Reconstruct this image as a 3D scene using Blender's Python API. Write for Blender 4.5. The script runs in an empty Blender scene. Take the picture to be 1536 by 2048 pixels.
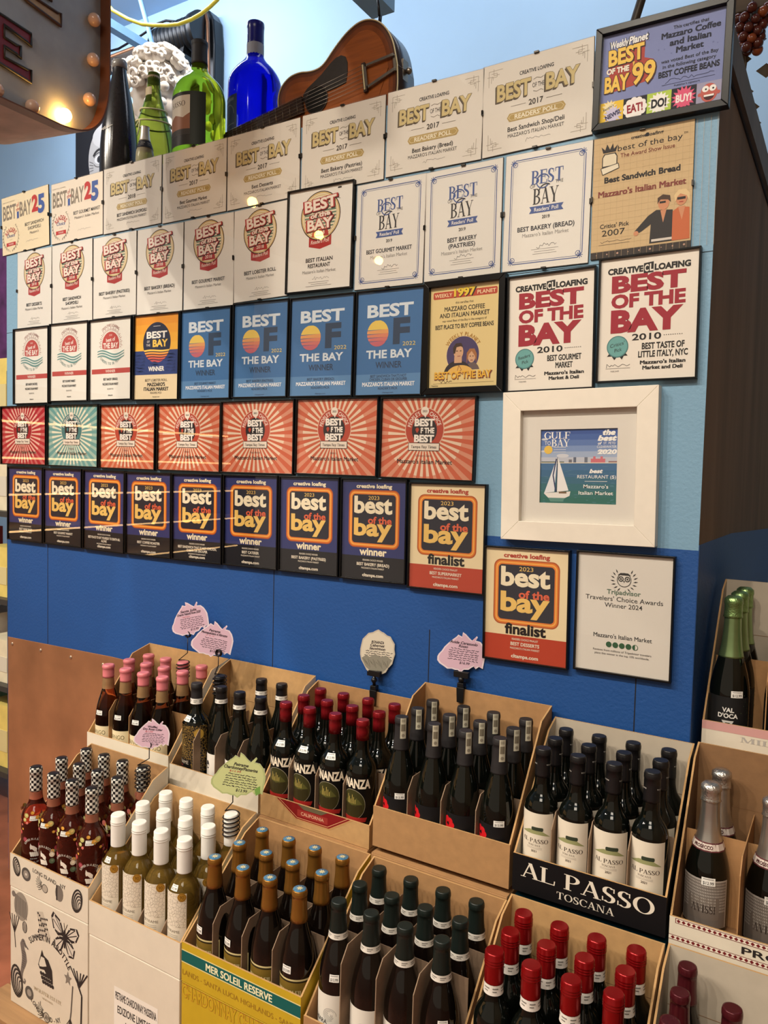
import bpy, bmesh, math, random
from mathutils import Vector, Matrix
C = bpy.context.scene.collection
scene = bpy.context.scene
random.seed(7)
PI = math.pi
sin, cos = math.sin, math.cos

# ------------------------------------------------------------ camera
cam_data = bpy.data.cameras.new('camera')
cam = bpy.data.objects.new('camera', cam_data); C.objects.link(cam)
yaw, pitch, roll = -0.545437847, -0.056832209, 0.024699045
CAM = Vector((2.302288, -1.809594, 1.731059))
fwd = Vector((sin(yaw)*cos(pitch), cos(yaw)*cos(pitch), sin(pitch)))
rt0 = Vector((cos(yaw), -sin(yaw), 0)); up0 = rt0.cross(fwd)
rt = rt0*cos(roll) + up0*sin(roll); up = up0*cos(roll) - rt0*sin(roll)
cam.matrix_world = Matrix(((rt.x, up.x, -fwd.x, CAM.x), (rt.y, up.y, -fwd.y, CAM.y), (rt.z, up.z, -fwd.z, CAM.z), (0, 0, 0, 1)))
cam_data.sensor_fit = 'AUTO'; cam_data.sensor_width = 36.0
cam_data.lens = 1538.0/2048*36.0
cam_data.clip_start = 0.02
scene.camera = cam
vs = scene.view_settings
vs.view_transform = 'Standard'; vs.look = 'None'; vs.gamma = 1.0; vs.use_curve_mapping = False
vs.exposure = -0.15
cy = scene.cycles
cy.max_bounces = 8; cy.transparent_max_bounces = 16; cy.transmission_bounces = 8; cy.glossy_bounces = 4; cy.diffuse_bounces = 3
cy.caustics_reflective = False; cy.caustics_refractive = False; cy.sample_clamp_indirect = 4.0

def lin(c):
    o = []
    for v in c[:3]:
        v = v/255.0
        o.append(v/12.92 if v <= 0.04045 else ((v+0.055)/1.055)**2.4)
    return (*o, 1.0)

# ------------------------------------------------------------ world and lights
world = bpy.data.worlds.new('world'); scene.world = world; world.use_nodes = True
world.node_tree.nodes['Background'].inputs[0].default_value = lin((255, 232, 205))
world.node_tree.nodes['Background'].inputs[1].default_value = 0.5

def aim(o, p, q):
    o.location = p
    o.rotation_euler = (Vector(q)-Vector(p)).to_track_quat('-Z', 'Y').to_euler()
def spot(name, p, q, w, col, size=0.05, ang=70, blend=0.6):
    d = bpy.data.lights.new(name, 'SPOT'); d.energy = w; d.color = lin(col)[:3]; d.shadow_soft_size = size
    d.spot_size = math.radians(ang); d.spot_blend = blend
    o = bpy.data.objects.new(name, d); C.objects.link(o); aim(o, p, q); return o
def area(name, p, q, w, col, sx, sy):
    d = bpy.data.lights.new(name, 'AREA'); d.energy = w; d.color = lin(col)[:3]; d.shape = 'RECTANGLE'; d.size = sx; d.size_y = sy
    o = bpy.data.objects.new(name, d); C.objects.link(o); aim(o, p, q); return o
WARM = (255, 242, 223); NEUT = (255, 243, 228); COOL = (235, 242, 255)
CEIL_Z = 4.70; YB = 1.87
TRACK = [(-2.4, -3.0), (-1.5, -3.0), (-0.6, -3.0), (0.3, -3.0), (1.2, -3.0), (2.1, -3.0)]
for i, (x, y) in enumerate(TRACK):
    spot('track_spot', (x, y, 4.50), (x*0.5+0.95, -0.2, 1.35), [290, 285, 270, 240, 205, 180][i], WARM, 0.045, 62, 0.8)
area('ceiling_fill_light', (-1.6, -2.5, 4.66), (-0.6, -0.6, 1.0), 150, NEUT, 1.8, 1.2)  # two soft fills added for general brightness, no panel fixture there
area('ceiling_fill_light', (2.6, -4.2, 4.55), (1.6, -0.6, 1.0), 90, WARM, 1.8, 1.2)
# light over the top of the cold room
spot('rear_spot', (0.35, 0.05, 4.5), (-0.36, 0.6, 3.25), 200, NEUT, 0.06, 32, 0.6)
area('rear_panel_light', (-1.4, 0.9, 4.55), (-1.2, 1.9, 3.2), 46, COOL, 1.6, 0.5)
area('rear_panel_light', (1.2, 0.8, 4.55), (1.0, 1.9, 3.2), 18, COOL, 1.8, 0.5)

# ------------------------------------------------------------ materials
MATS = {}
def mat(name, col, rough=0.5, metal=0.0, noise=0.0, nscale=30.0, bump=0.0, bscale=200.0, spec=0.5, trans=0.0, ior=1.45, emit=None, estr=0.0, coat=0.0, stretch=None):
    if name in MATS: return MATS[name]
    m = bpy.data.materials.new(name); m.use_nodes = True; nt = m.node_tree; b = nt.nodes['Principled BSDF']
    b.inputs['Base Color'].default_value = lin(col); b.inputs['Roughness'].default_value = rough; b.inputs['Metallic'].default_value = metal
    b.inputs['Specular IOR Level'].default_value = spec; b.inputs['IOR'].default_value = ior
    b.inputs['Transmission Weight'].default_value = trans; b.inputs['Coat Weight'].default_value = coat
    if emit: b.inputs['Emission Color'].default_value = lin(emit); b.inputs['Emission Strength'].default_value = estr
    if noise or bump:
        tc = nt.nodes.new('ShaderNodeTexCoord'); src = tc.outputs['Object']
        if stretch:
            mp = nt.nodes.new('ShaderNodeMapping'); mp.inputs['Scale'].default_value = stretch
            nt.links.new(src, mp.inputs['Vector']); src = mp.outputs['Vector']
    if noise:
        n = nt.nodes.new('ShaderNodeTexNoise'); n.inputs['Scale'].default_value = nscale; n.inputs['Detail'].default_value = 6
        nt.links.new(src, n.inputs['Vector'])
        mx = nt.nodes.new('ShaderNodeMix'); mx.data_type = 'RGBA'
        mx.inputs[6].default_value = lin([max(0, v*(1-noise)) for v in col]); mx.inputs[7].default_value = lin([min(255, v*(1+noise*0.6)) for v in col])
        nt.links.new(n.outputs['Fac'], mx.inputs[0]); nt.links.new(mx.outputs[2], b.inputs['Base Color'])
    if bump:
        n2 = nt.nodes.new('ShaderNodeTexNoise'); n2.inputs['Scale'].default_value = bscale; n2.inputs['Detail'].default_value = 3
        nt.links.new(src, n2.inputs['Vector'])
        bp = nt.nodes.new('ShaderNodeBump'); bp.inputs['Strength'].default_value = bump; bp.inputs['Distance'].default_value = 0.002
        nt.links.new(n2.outputs['Fac'], bp.inputs['Height']); nt.links.new(bp.outputs['Normal'], b.inputs['Normal'])
    MATS[name] = m
    return m
def ink(c, rough=0.55, spec=0.25):
    c = tuple(int(v) for v in c)
    return mat('ink %02x%02x%02x' % c, c, rough, spec=spec)
def glass_pane():
    if 'clear pane' in MATS: return MATS['clear pane']
    m = bpy.data.materials.new('clear pane'); m.use_nodes = True; nt = m.node_tree
    for n in list(nt.nodes): nt.nodes.remove(n)
    out = nt.nodes.new('ShaderNodeOutputMaterial'); mx = nt.nodes.new('ShaderNodeMixShader')
    tr = nt.nodes.new('ShaderNodeBsdfTransparent'); gl = nt.nodes.new('ShaderNodeBsdfGlossy'); fr = nt.nodes.new('ShaderNodeFresnel')
    gl.inputs['Roughness'].default_value = 0.004; fr.inputs['IOR'].default_value = 1.45
    gm = nt.nodes.new('ShaderNodeNewGeometry'); io = nt.nodes.new('ShaderNodeMapRange')
    io.inputs['To Min'].default_value = 1.45; io.inputs['To Max'].default_value = 1/1.45
    nt.links.new(gm.outputs['Backfacing'], io.inputs['Value']); nt.links.new(io.outputs[0], fr.inputs['IOR'])
    nt.links.new(fr.outputs[0], mx.inputs[0]); nt.links.new(tr.outputs[0], mx.inputs[1]); nt.links.new(gl.outputs[0], mx.inputs[2]); nt.links.new(mx.outputs[0], out.inputs[0])
    MATS['clear pane'] = m
    return m

def nodes_mat(name, fn):
    """a material whose base colour comes from a small node network built by fn(nt, object_coord) -> colour socket"""
    if name in MATS: return MATS[name]
    m = bpy.data.materials.new(name); m.use_nodes = True; nt = m.node_tree; b = nt.nodes['Principled BSDF']
    tc = nt.nodes.new('ShaderNodeTexCoord')
    nt.links.new(fn(nt, tc.outputs['Object'], b), b.inputs['Base Color'])
    MATS[name] = m
    return m
def crackle(name, bg, fg, scale, th, rough, metal_fg=0.0):
    def fn(nt, src, b):
        v = nt.nodes.new('ShaderNodeTexVoronoi'); v.feature = 'DISTANCE_TO_EDGE'; v.inputs['Scale'].default_value = scale
        nt.links.new(src, v.inputs['Vector'])
        mt = nt.nodes.new('ShaderNodeMath'); mt.operation = 'LESS_THAN'; mt.inputs[1].default_value = th
        nt.links.new(v.outputs['Distance'], mt.inputs[0])
        mx = nt.nodes.new('ShaderNodeMix'); mx.data_type = 'RGBA'; mx.inputs[6].default_value = lin(bg); mx.inputs[7].default_value = lin(fg)
        nt.links.new(mt.outputs[0], mx.inputs[0]); b.inputs['Roughness'].default_value = rough
        return mx.outputs[2]
    return nodes_mat(name, fn)
def checker_cap():
    def fn(nt, src, b):
        sp = nt.nodes.new('ShaderNodeSeparateXYZ'); nt.links.new(src, sp.inputs[0])
        def M(op, a, c=None):
            n = nt.nodes.new('ShaderNodeMath'); n.operation = op
            for i, s in enumerate((a, c)):
                if s is None: continue
                if isinstance(s, (int, float)): n.inputs[i].default_value = s
                else: nt.links.new(s, n.inputs[i])
            return n.outputs[0]
        th = M('ARCTAN2', sp.outputs[1], sp.outputs[0])
        a = M('SINE', M('MULTIPLY', th, 7.0))
        c = M('SINE', M('MULTIPLY', sp.outputs[2], 420.0))
        k = M('GREATER_THAN', M('MULTIPLY', a, c), 0.0)
        mx = nt.nodes.new('ShaderNodeMix'); mx.data_type = 'RGBA'; mx.inputs[6].default_value = lin((25, 25, 28)); mx.inputs[7].default_value = lin((225, 222, 212))
        nt.links.new(k, mx.inputs[0]); b.inputs['Roughness'].default_value = 0.3
        return mx.outputs[2]
    return nodes_mat('checkered foil', fn)

# ------------------------------------------------------------ mesh building
class MB:
    def __init__(s): s.v = []; s.f = []; s.m = []; s.mats = []; s.sm = []
    def mi(s, m):
        if m not in s.mats: s.mats.append(m)
        return s.mats.index(m)
    def face(s, pts, m, smooth=False):
        n = len(s.v); s.v += [tuple(p) for p in pts]; s.f.append(list(range(n, n+len(pts)))); s.m.append(s.mi(m)); s.sm.append(smooth)
    def box(s, a, b, m, over=None):
        x0, y0, z0 = a; x1, y1, z1 = b; n = len(s.v)
        s.v += [(x0, y0, z0), (x1, y0, z0), (x1, y1, z0), (x0, y1, z0), (x0, y0, z1), (x1, y0, z1), (x1, y1, z1), (x0, y1, z1)]
        F = {'b': (0, 3, 2, 1), 't': (4, 5, 6, 7), 'f': (0, 1, 5, 4), 'r': (1, 2, 6, 5), 'k': (2, 3, 7, 6), 'l': (3, 0, 4, 7)}
        for k, q in F.items():
            s.f.append([n+i for i in q]); s.m.append(s.mi((over or {}).get(k, m))); s.sm.append(False)
    def lathe(s, prof, m, n=24, c=(0, 0, 0), cap=True):
        base = len(s.v); k = len(prof)
        for r, z in prof:
            for i in range(n):
                a = 2*PI*i/n; s.v.append((c[0]+r*cos(a), c[1]+r*sin(a), c[2]+z))
        for j in range(k-1):
            for i in range(n):
                i2 = (i+1) % n
                s.f.append([base+j*n+i, base+j*n+i2, base+(j+1)*n+i2, base+(j+1)*n+i]); s.m.append(s.mi(m)); s.sm.append(True)
        if cap:
            s.f.append([base+i for i in range(n)][::-1]); s.m.append(s.mi(m)); s.sm.append(False)
            s.f.append([base+(k-1)*n+i for i in range(n)]); s.m.append(s.mi(m)); s.sm.append(False)
    def tube(s, pts, r, m, n=8, radii=None, cap=True):
        pts = [Vector(p) for p in pts]; base = len(s.v); K = len(pts); prev = None
        for j, p in enumerate(pts):
            t = (pts[min(j+1, K-1)]-pts[max(j-1, 0)]).normalized()
            if prev is None:
                a = Vector((0, 0, 1)) if abs(t.z) < 0.9 else Vector((1, 0, 0))
                u = t.cross(a).normalized()
            else:
                u = (prev - t*prev.dot(t)).normalized()
            prev = u; w = t.cross(u); rr = radii[j] if radii else r
            for i in range(n):
                a = 2*PI*i/n; s.v.append(tuple(p+u*(rr*cos(a))+w*(rr*sin(a))))
        for j in range(K-1):
            for i in range(n):
                i2 = (i+1) % n
                s.f.append([base+j*n+i, base+j*n+i2, base+(j+1)*n+i2, base+(j+1)*n+i]); s.m.append(s.mi(m)); s.sm.append(True)
        if cap:
            s.f.append([base+i for i in range(n)][::-1]); s.f.append([base+(K-1)*n+i for i in range(n)])
            s.m += [s.mi(m)]*2; s.sm += [False]*2
    def prism(s, pts, d, m, side=None, smooth=False, back=None):
        """pts: 3d outline (planar), extruded by vector d"""
        n = len(pts); base = len(s.v); d = Vector(d)
        s.v += [tuple(p) for p in pts]; s.v += [tuple(Vector(p)+d) for p in pts]
        s.f.append(list(range(base, base+n))); s.m.append(s.mi(m)); s.sm.append(False)
        s.f.append(list(range(base+n, base+2*n))[::-1]); s.m.append(s.mi(back or m)); s.sm.append(False)
        for i in range(n):
            j = (i+1) % n
            s.f.append([base+j, base+i, base+n+i, base+n+j]); s.m.append(s.mi(side or m)); s.sm.append(smooth)
    def sphere(s, c, r, m, n=12, k=8, sc=(1, 1, 1)):
        base = len(s.v)
        for j in range(1, k):
            ph = PI*j/k
            for i in range(n):
                a = 2*PI*i/n; s.v.append((c[0]+r*sc[0]*sin(ph)*cos(a), c[1]+r*sc[1]*sin(ph)*sin(a), c[2]+r*sc[2]*cos(ph)))
        t = len(s.v); s.v.append((c[0], c[1], c[2]+r*sc[2])); b = len(s.v); s.v.append((c[0], c[1], c[2]-r*sc[2]))
        for i in range(n):
            i2 = (i+1) % n
            s.f.append([t, base+i, base+i2]); s.f.append([b, base+(k-2)*n+i2, base+(k-2)*n+i])
            s.m += [s.mi(m)]*2; s.sm += [True]*2
            for j in range(k-2):
                s.f.append([base+j*n+i, base+(j+1)*n+i, base+(j+1)*n+i2, base+j*n+i2]); s.m.append(s.mi(m)); s.sm.append(True)
    def mesh(s, name):
        me = bpy.data.meshes.new(name); me.from_pydata(s.v, [], s.f)
        for m in s.mats: me.materials.append(m)
        me.polygons.foreach_set('material_index', s.m); me.polygons.foreach_set('use_smooth', s.sm)
        me.update()
        return me
    def build(s, name, parent=None, loc=None, rot=None, label=None):
        o = bpy.data.objects.new(name, s.mesh(name)); C.objects.link(o)
        if parent: o.parent = parent
        if loc: o.location = loc
        if rot: o.rotation_euler = rot
        if label: o['label'] = label
        return o
def bevel(o, w, seg=2):
    b = o.modifiers.new('bevel', 'BEVEL'); b.width = w; b.segments = seg; b.limit_method = 'ANGLE'; return o
def tag(o, label=None, cat=None, group=None, kind=None):
    if label: o['label'] = label
    if cat: o['category'] = cat
    if group: o['group'] = group
    if kind: o['kind'] = kind
    return o
def thing(name, label, cat, loc=(0, 0, 0), rot=(0, 0, 0), group=None):
    o = bpy.data.objects.new(name, None); C.objects.link(o); o.empty_display_size = 0.02
    o.location = loc; o.rotation_euler = rot
    return tag(o, label, cat, group)
def copy_tree(o, parent=None, leave=()):
    c = o.copy(); C.objects.link(c)
    if parent: c.parent = parent
    for ch in list(o.children):
        if ch.name.split('.')[0] not in leave: copy_tree(ch, c)
    return c

# ------------------------------------------------------------ flat print: lettering and shapes
_font = bpy.data.curves.new('lettering', 'FONT'); _fo = bpy.data.objects.new('lettering', _font)
_font.resolution_u = 3
_TC = {}; _TN = {}
def glyphs(t, b=0.0, sh=0.0):
    k = (t, b, sh)
    if k not in _TC and b > .008 and 'M' in t:
        # the M folds when its outline is thickened, so build the weight from shifted copies
        V0, F0, x0, x1 = glyphs(t, 0.0, sh); V, F = [], []
        for dx, dy in ((-b, -b*.6), (-b, b*.6), (b, -b*.6), (b, b*.6), (0, 0)):
            n = len(V); V += [(x+dx, y+dy) for x, y in V0]; F += [[i+n for i in f] for f in F0]
        _TC[k] = (V, F, x0-b, x1+b); _TN[k] = len(F0)
    if k not in _TC:
        _font.body = t; _font.offset = b; _font.shear = sh
        me = _fo.to_mesh()
        vs_ = [(v.co.x, v.co.y) for v in me.vertices]; fs = [list(p.vertices) for p in me.polygons]
        _fo.to_mesh_clear()
        xs = [v[0] for v in vs_] or [0, 1]
        _TC[k] = (vs_, fs, min(xs), max(xs))
    return _TC[k]
def clip(pts, ax, val, keep_gt):
    out = []
    for i in range(len(pts)):
        a, b = pts[i-1], pts[i]
        ia = (a[ax] >= val) == keep_gt or a[ax] == val; ib = (b[ax] >= val) == keep_gt or b[ax] == val
        if ia != ib:
            t = (val-a[ax])/(b[ax]-a[ax]); out.append((a[0]+t*(b[0]-a[0]), a[1]+t*(b[1]-a[1])))
        if ib: out.append(b)
    return out
def arcpts(cx, cy_, rx, ry, a0, a1, n=24):
    return [(cx+rx*cos(math.radians(a0+(a1-a0)*i/n)), cy_-ry*sin(math.radians(a0+(a1-a0)*i/n))) for i in range(n+1)]
class Print:
    """artwork in its own units, x to the right and y downwards; W x H"""
    def __init__(s, W, H, bg=None):
        s.W = W; s.H = H; s.p = []; s.n = 0
        if bg: s.rect(0, 0, W, H, bg, 0)
    def poly(s, pts, c, z=1, step=True):
        # every shape lies a hair above the one printed before it
        if step: s.n += 1
        s.p.append((pts, c, z+(s.n % 40)*.01))
    def rect(s, x0, y0, x1, y1, c, z=1): s.poly([(x0, y0), (x0, y1), (x1, y1), (x1, y0)], c, z)
    def cpoly(s, pts, c, z, box=None):
        x0, y0, x1, y1 = box or (0, 0, s.W, s.H)
        for ax, v, k in ((0, x0, True), (0, x1, False), (1, y0, True), (1, y1, False)):
            if pts: pts = clip(pts, ax, v, k)
        if len(pts) > 2: s.poly(pts, c, z)
    def circ(s, x, y, r, c, z=1, n=36, ry=None): s.poly(arcpts(x, y, r, ry or r, 0, 360, n)[:-1], c, z)
    def band(s, x, y, ro, ri, c, z=1, a0=0, a1=360, n=40, ryo=None, ryi=None):
        A = arcpts(x, y, ro, ryo or ro, a0, a1, n); B = arcpts(x, y, ri, ryi or ri, a0, a1, n)
        for i in range(n): s.poly([A[i], A[i+1], B[i+1], B[i]], c, z)
    def line(s, pts, w, c, z=1):
        for (xa, ya), (xb, yb) in zip(pts, pts[1:]):
            d = math.hypot(xb-xa, yb-ya) or 1; nx, ny = -(yb-ya)/d*w/2, (xb-xa)/d*w/2
            s.poly([(xa+nx, ya+ny), (xb+nx, yb+ny), (xb-nx, yb-ny), (xa-nx, ya-ny)], c, z)
    def rrect(s, x0, y0, x1, y1, r, c, z=1):
        P = []
        for cx, cy_, a in ((x1-r, y0+r, 0), (x0+r, y0+r, 90), (x0+r, y1-r, 180), (x1-r, y1-r, 270)): P += arcpts(cx, cy_, r, r, a, a+90, 7)
        s.poly(P, c, z)
    def tx(s, t, x, y, h, c, z=3, w=None, al='c', b=0.0, sh=0.0, rot=0.0):
        V, F, x0, x1 = glyphs(t, b, sh)
        k = h/0.711; kx = k if w is None else w/max(1e-6, x1-x0)
        ox = {'c': (x0+x1)/2, 'l': x0, 'r': x1}[al]; ca, sa = cos(math.radians(rot)), sin(math.radians(rot))
        P = []
        for vx, vy in V:
            dx = (vx-ox)*kx; dy = -(vy*k-h/2)
            P.append((x+dx*ca+dy*sa, y-dx*sa+dy*ca))
        per = _TN.get((t, b, sh), len(F)+1)
        for j, f in enumerate(F): s.poly([P[i] for i in f], c, z, j % per == 0)
    def otx(s, t, x, y, h, c, oc, z=3, w=None, b=0.0, o=0.04, dx=0.0, dy=0.0, **k):
        V, F, x0, x1 = glyphs(t, b, k.get('sh', 0.0)); nat = (x1-x0)*h/0.711
        V2, F2, a0, a1 = glyphs(t, b+o, k.get('sh', 0.0))
        w2 = None if w is None else w*(a1-a0)/(x1-x0)
        s.tx(t, x, y, h, oc, z, w=w2, b=b+o, **k)
        if dx or dy: s.tx(t, x+dx, y+dy, h, oc, z, w=w2, b=b+o, **k)
        s.tx(t, x, y, h, c, z+1, w=w, b=b, **k)
    def arctx(s, t, cx, cy_, r, h, c, a0, a1, z=3, b=0.0, inner=False, kx=1.0):
        """letters spread from angle a0 to a1 (degrees, counter-clockwise from the right)"""
        n = len(t)
        ws = []
        for ch in t:
            if ch == ' ': ws.append(0.35)
            else:
                V, F, x0, x1 = glyphs(ch, b); ws.append(x1-x0+0.12)
        tot = sum(ws); acc = 0
        kx = min(kx, math.radians(abs(a1-a0))*r/(tot*h/0.711))
        for ch, wv in zip(t, ws):
            f = (acc+wv/2)/tot; acc += wv
            if ch == ' ': continue
            a = a0+(a1-a0)*f
            x, y = cx+r*cos(math.radians(a)), cy_-r*sin(math.radians(a))
            s.tx(ch, x, y, h, c, z, w=(wv-0.12)*h/0.711*kx, b=b, rot=(a+90 if inner else a-90))
    def squig(s, x0, y, x1, amp, c, z=2, n=14, w=0.5, seed=1):
        rnd = random.Random(seed); P = []
        for i in range(n+1): P.append((x0+(x1-x0)*i/n + rnd.uniform(-.4, .4)*(x1-x0)/n, y+rnd.uniform(-amp, amp)*(1-0.7*i/n)))
        s.line(P, w, c, z)
    # a serif alphabet drawn from thick and thin strokes, cap height 1
    def serif(s, t, x, y, h, c, z=3, w=None, wt=0.17):
        T = wt; t_ = 0.05; G = []; X = 0.0
        def ln(x0, y0, x1, y1, wd): G.append([(x0-wd/2, y0), (x0+wd/2, y0), (x1+wd/2, y1), (x1-wd/2, y1)])
        def hb(x0, x1, yy, th=t_): G.append([(x0, yy), (x1, yy), (x1, yy+th), (x0, yy+th)])
        def sf(xc, yy, hw=0.17): G.append([(xc-hw, yy), (xc+hw, yy), (xc+hw, yy+0.04), (xc-hw, yy+0.04)])
        def stem(xc): ln(xc, 0, xc, 1, T); sf(xc, 0); sf(xc, 0.96)
        def bowl(cx, cyy, rx, ry, a0, a1, n=16):
            for i in range(n):
                q = []
                for a, k in ((a0+(a1-a0)*i/n, 0), (a0+(a1-a0)*(i+1)/n, 0), (a0+(a1-a0)*(i+1)/n, 1), (a0+(a1-a0)*i/n, 1)):
                    a = math.radians(a); q.append((cx+(rx-k*T)*cos(a), cyy+(ry-k*t_)*sin(a)))
                G.append(q)
        for ch in t:
            g0 = len(G); wd = 0.5
            if ch == ' ': X += 0.35; continue
            if ch == 'A': wd = 0.86; ln(0.12, 0, 0.42, 1, t_+.01); ln(0.72, 0, 0.42, 1, T); hb(0.2, 0.65, 0.3); sf(0.12, 0, .12); sf(0.72, 0, .17)
            elif ch == 'L': wd = 0.72; stem(0.17); hb(0.1, 0.68, 0); ln(0.66, 0, 0.68, 0.28, 0.05)
            elif ch == 'P': wd = 0.72; stem(0.17); bowl(0.3, 0.73, 0.4, 0.27, -90, 90); hb(.17, .31, .46); hb(.17, .31, .95)
            elif ch == 'B': wd = 0.76; stem(0.17); bowl(0.3, 0.75, 0.37, 0.25, -90, 90); bowl(0.32, 0.26, 0.42, 0.26, -90, 90); hb(.17, .32, .0); hb(.17, .31, .49); hb(.17, .31, .95)
            elif ch == 'S': wd = 0.62; bowl(0.31, 0.745, 0.27, 0.255, 38, 262); bowl(0.31, 0.255, 0.29, 0.255, -142, 82); G.append([(.045, .72), (.20, .66), (.40, .545), (.58, .38), (.60, .27), (.44, .33), (.24, .455), (.06, .61)]); ln(.53, .68, .53, .95, .05); ln(.06, .05, .06, .32, .05)
            elif ch in 'OQ': wd = 0.92; bowl(0.46, 0.5, 0.44, 0.51, 0, 360, 28)
            elif ch == '0': wd = 0.66; bowl(0.33, 0.5, 0.3, 0.51, 0, 360, 28)
            elif ch in 'CG':
                wd = 0.82; bowl(0.46, 0.5, 0.43, 0.51, 40, 320, 24); ln(.78, .68, .78, .95, .05)
                if ch == 'G': ln(0.74, 0.05, 0.74, 0.42, T*.9); sf(.72, .42, .15)
            elif ch == 'T': wd = 0.8; ln(0.4, 0, 0.4, 1, T); sf(0.4, 0); hb(0.04, 0.76, 0.95); ln(.06, .72, .06, 1, .05); ln(.74, .72, .74, 1, .05)
            elif ch in 'EF':
                wd = 0.7; stem(0.17); hb(0.17, 0.64, 0.95); hb(0.17, 0.5, 0.48); ln(.62, .75, .62, 1, .05); ln(.5, .38, .5, .62, .04)
                if ch == 'E': hb(0.17, 0.66, 0); ln(.65, 0, .65, .25, .05)
            elif ch == 'U': wd = 0.86; ln(.17, .3, .17, 1, T); ln(.72, .3, .72, 1, t_); bowl(.43, .3, .345, .31, 180, 360); sf(.17, .96); sf(.72, .96, .14)
            elif ch == 'N': wd = 0.92; ln(.16, 0, .16, 1, t_); ln(.76, 0, .76, 1, t_); ln(.74, 0, .2, 1, T); sf(.16, 0, .13); sf(.76, .96, .13); sf(.14, .96, .14)
            elif ch in 'YV':
                wd = 0.84
                if ch == 'Y': ln(.42, 0, .42, .45, T); ln(.42, .4, .12, 1, T); ln(.44, .4, .72, 1, t_); sf(.42, 0); sf(.12, .96); sf(.72, .96, .13)
                else: ln(.44, 0, .14, 1, T); ln(.44, 0, .72, 1, t_); sf(.14, .96); sf(.72, .96, .13)
            elif ch == 'I': wd = 0.36; stem(0.17)
            elif ch == 'D': wd = 0.84; stem(.17); bowl(.3, .5, .5, .5, -90, 90, 20); hb(.17, .3, 0); hb(.17, .3, .95)
            elif ch == 'R': wd = 0.8; stem(0.17); bowl(0.3, 0.74, 0.38, 0.26, -90, 90); ln(.7, 0, .36, .5, T); hb(.17, .31, .48); hb(.17, .31, .95); sf(.72, 0, .12)
            elif ch == 'M': wd = 1.05; ln(.14, 0, .14, 1, t_); ln(.86, 0, .86, 1, T); ln(.5, .05, .2, 1, T); ln(.5, .05, .82, 1, t_); sf(.14, 0, .13); sf(.86, 0, .15); sf(.86, .96, .15); sf(.14, .96, .14)
            elif ch == 'Z': wd = 0.7; hb(.06, .62, .95); hb(.06, .62, 0); ln(.14, 0, .54, 1, T)
            else:
                V, F, a0, a1 = glyphs(ch, 0.02)
                for f in F: G.append([((V[i][0]-a0)/0.711, V[i][1]/0.711) for i in f])
                wd = (a1-a0)/0.711+0.06
            for g in range(g0, len(G)): G[g] = [(px+X, py) for px, py in G[g]]
            X += wd+0.03
        k = 1.0 if w is None else w/(X*h)
        for q in G: s.poly([(x+(px-X/2)*h*k, y+h/2-py*h) for px, py in q], c, z)
    def fill(s, mb, f, dx=None, rough=0.55, spec=0.25):
        for pts, c, z in s.p:
            m = c if isinstance(c, bpy.types.Material) else ink(c, rough, spec)
            if dx:
                xa = min(p[0] for p in pts); xb = max(p[0] for p in pts)
                if xb-xa > dx*1.01:
                    i0, i1 = math.floor(xa/dx), math.ceil(xb/dx)
                    for i in range(i0, i1):
                        q = clip(clip(pts, 0, i*dx, True), 0, (i+1)*dx, False)
                        if len(q) > 2: mb.face([f(x, y, z) for x, y in q], m)
                    continue
            mb.face([f(x, y, z) for x, y in pts], m)
DZ = 0.00018
def flat(p, x0, z0, w, h, y):
    """map artwork onto an upright panel facing -y, lower left corner (x0, z0)"""
    return lambda px, py, pz: (x0+px/p.W*w, y-pz*DZ, z0+(1-py/p.H)*h)
def wrap(p, r, zc, h, w):
    """map artwork round an upright cylinder, centred on -y"""
    def f(px, py, pz):
        a = (px/p.W-0.5)*w/r; rr = r+0.0003+pz*0.00012
        return (rr*sin(a), -rr*cos(a), zc+(0.5-py/p.H)*h)
    return f

# ------------------------------------------------------------ room
WALL = 0.012
def struct(o, kind='structure'): o['kind'] = kind; return o
sky_paint = mat('light blue wall paint', (170, 203, 230), 0.6, noise=0.04, nscale=3, bump=0.15, bscale=60)
FL = 0.07
floor_m = mat('stained red concrete', (150, 92, 70), 0.35, noise=0.45, nscale=9, bump=0.1, bscale=14)
mb = MB(); mb.box((-4.5, -6.0, FL-.1), (5.0, YB+.1, FL), floor_m); struct(mb.build('floor'))
mb = MB(); mb.box((-4.5, YB, FL), (5.0, YB+.1, CEIL_Z), sky_paint); struct(mb.build('wall_back'))
mb = MB(); mb.box((-4.6, -6.0, FL), (-4.5, YB+.1, CEIL_Z), sky_paint); struct(mb.build('wall_left'))
mb = MB(); mb.box((5.0, -6.0, FL), (5.1, YB+.1, CEIL_Z), mat('tan wall paint', (196, 168, 134), .7, noise=.05, nscale=4)); struct(mb.build('wall_right'))
mb = MB(); mb.box((-4.6, -6.0, CEIL_Z), (5.1, YB+.1, CEIL_Z+.1), mat('pale blue ceiling', (168, 196, 224), 0.8, noise=0.03, nscale=4)); struct(mb.build('ceiling'))

# the cold room: two-tone blue front, dark brown side
CT = 2.712; PX0, PX1 = -0.545, 2.018
up_m = mat('pale blue wall panel', (122, 162, 190), 0.55, noise=0.03, nscale=5, bump=0.5, bscale=130)
lo_m = mat('cobalt blue wall panel', (30, 78, 144), 0.5, noise=0.06, nscale=5, bump=0.5, bscale=130)
brown = mat('scuffed brown sheet metal', (128, 108, 84), 0.75, spec=.2, noise=0.35, nscale=7, stretch=(1, 1, .12))
dark_seam = mat('dark seam', (26, 24, 24), 0.8, noise=0.1)
ZB = 1.565
mb = MB()
mb.box((PX0, WALL, FL), (PX1, 1.80, ZB), brown, {'f': lo_m}); mb.box((PX0, WALL, ZB), (PX1, 1.80, CT), brown, {'f': up_m})
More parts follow.
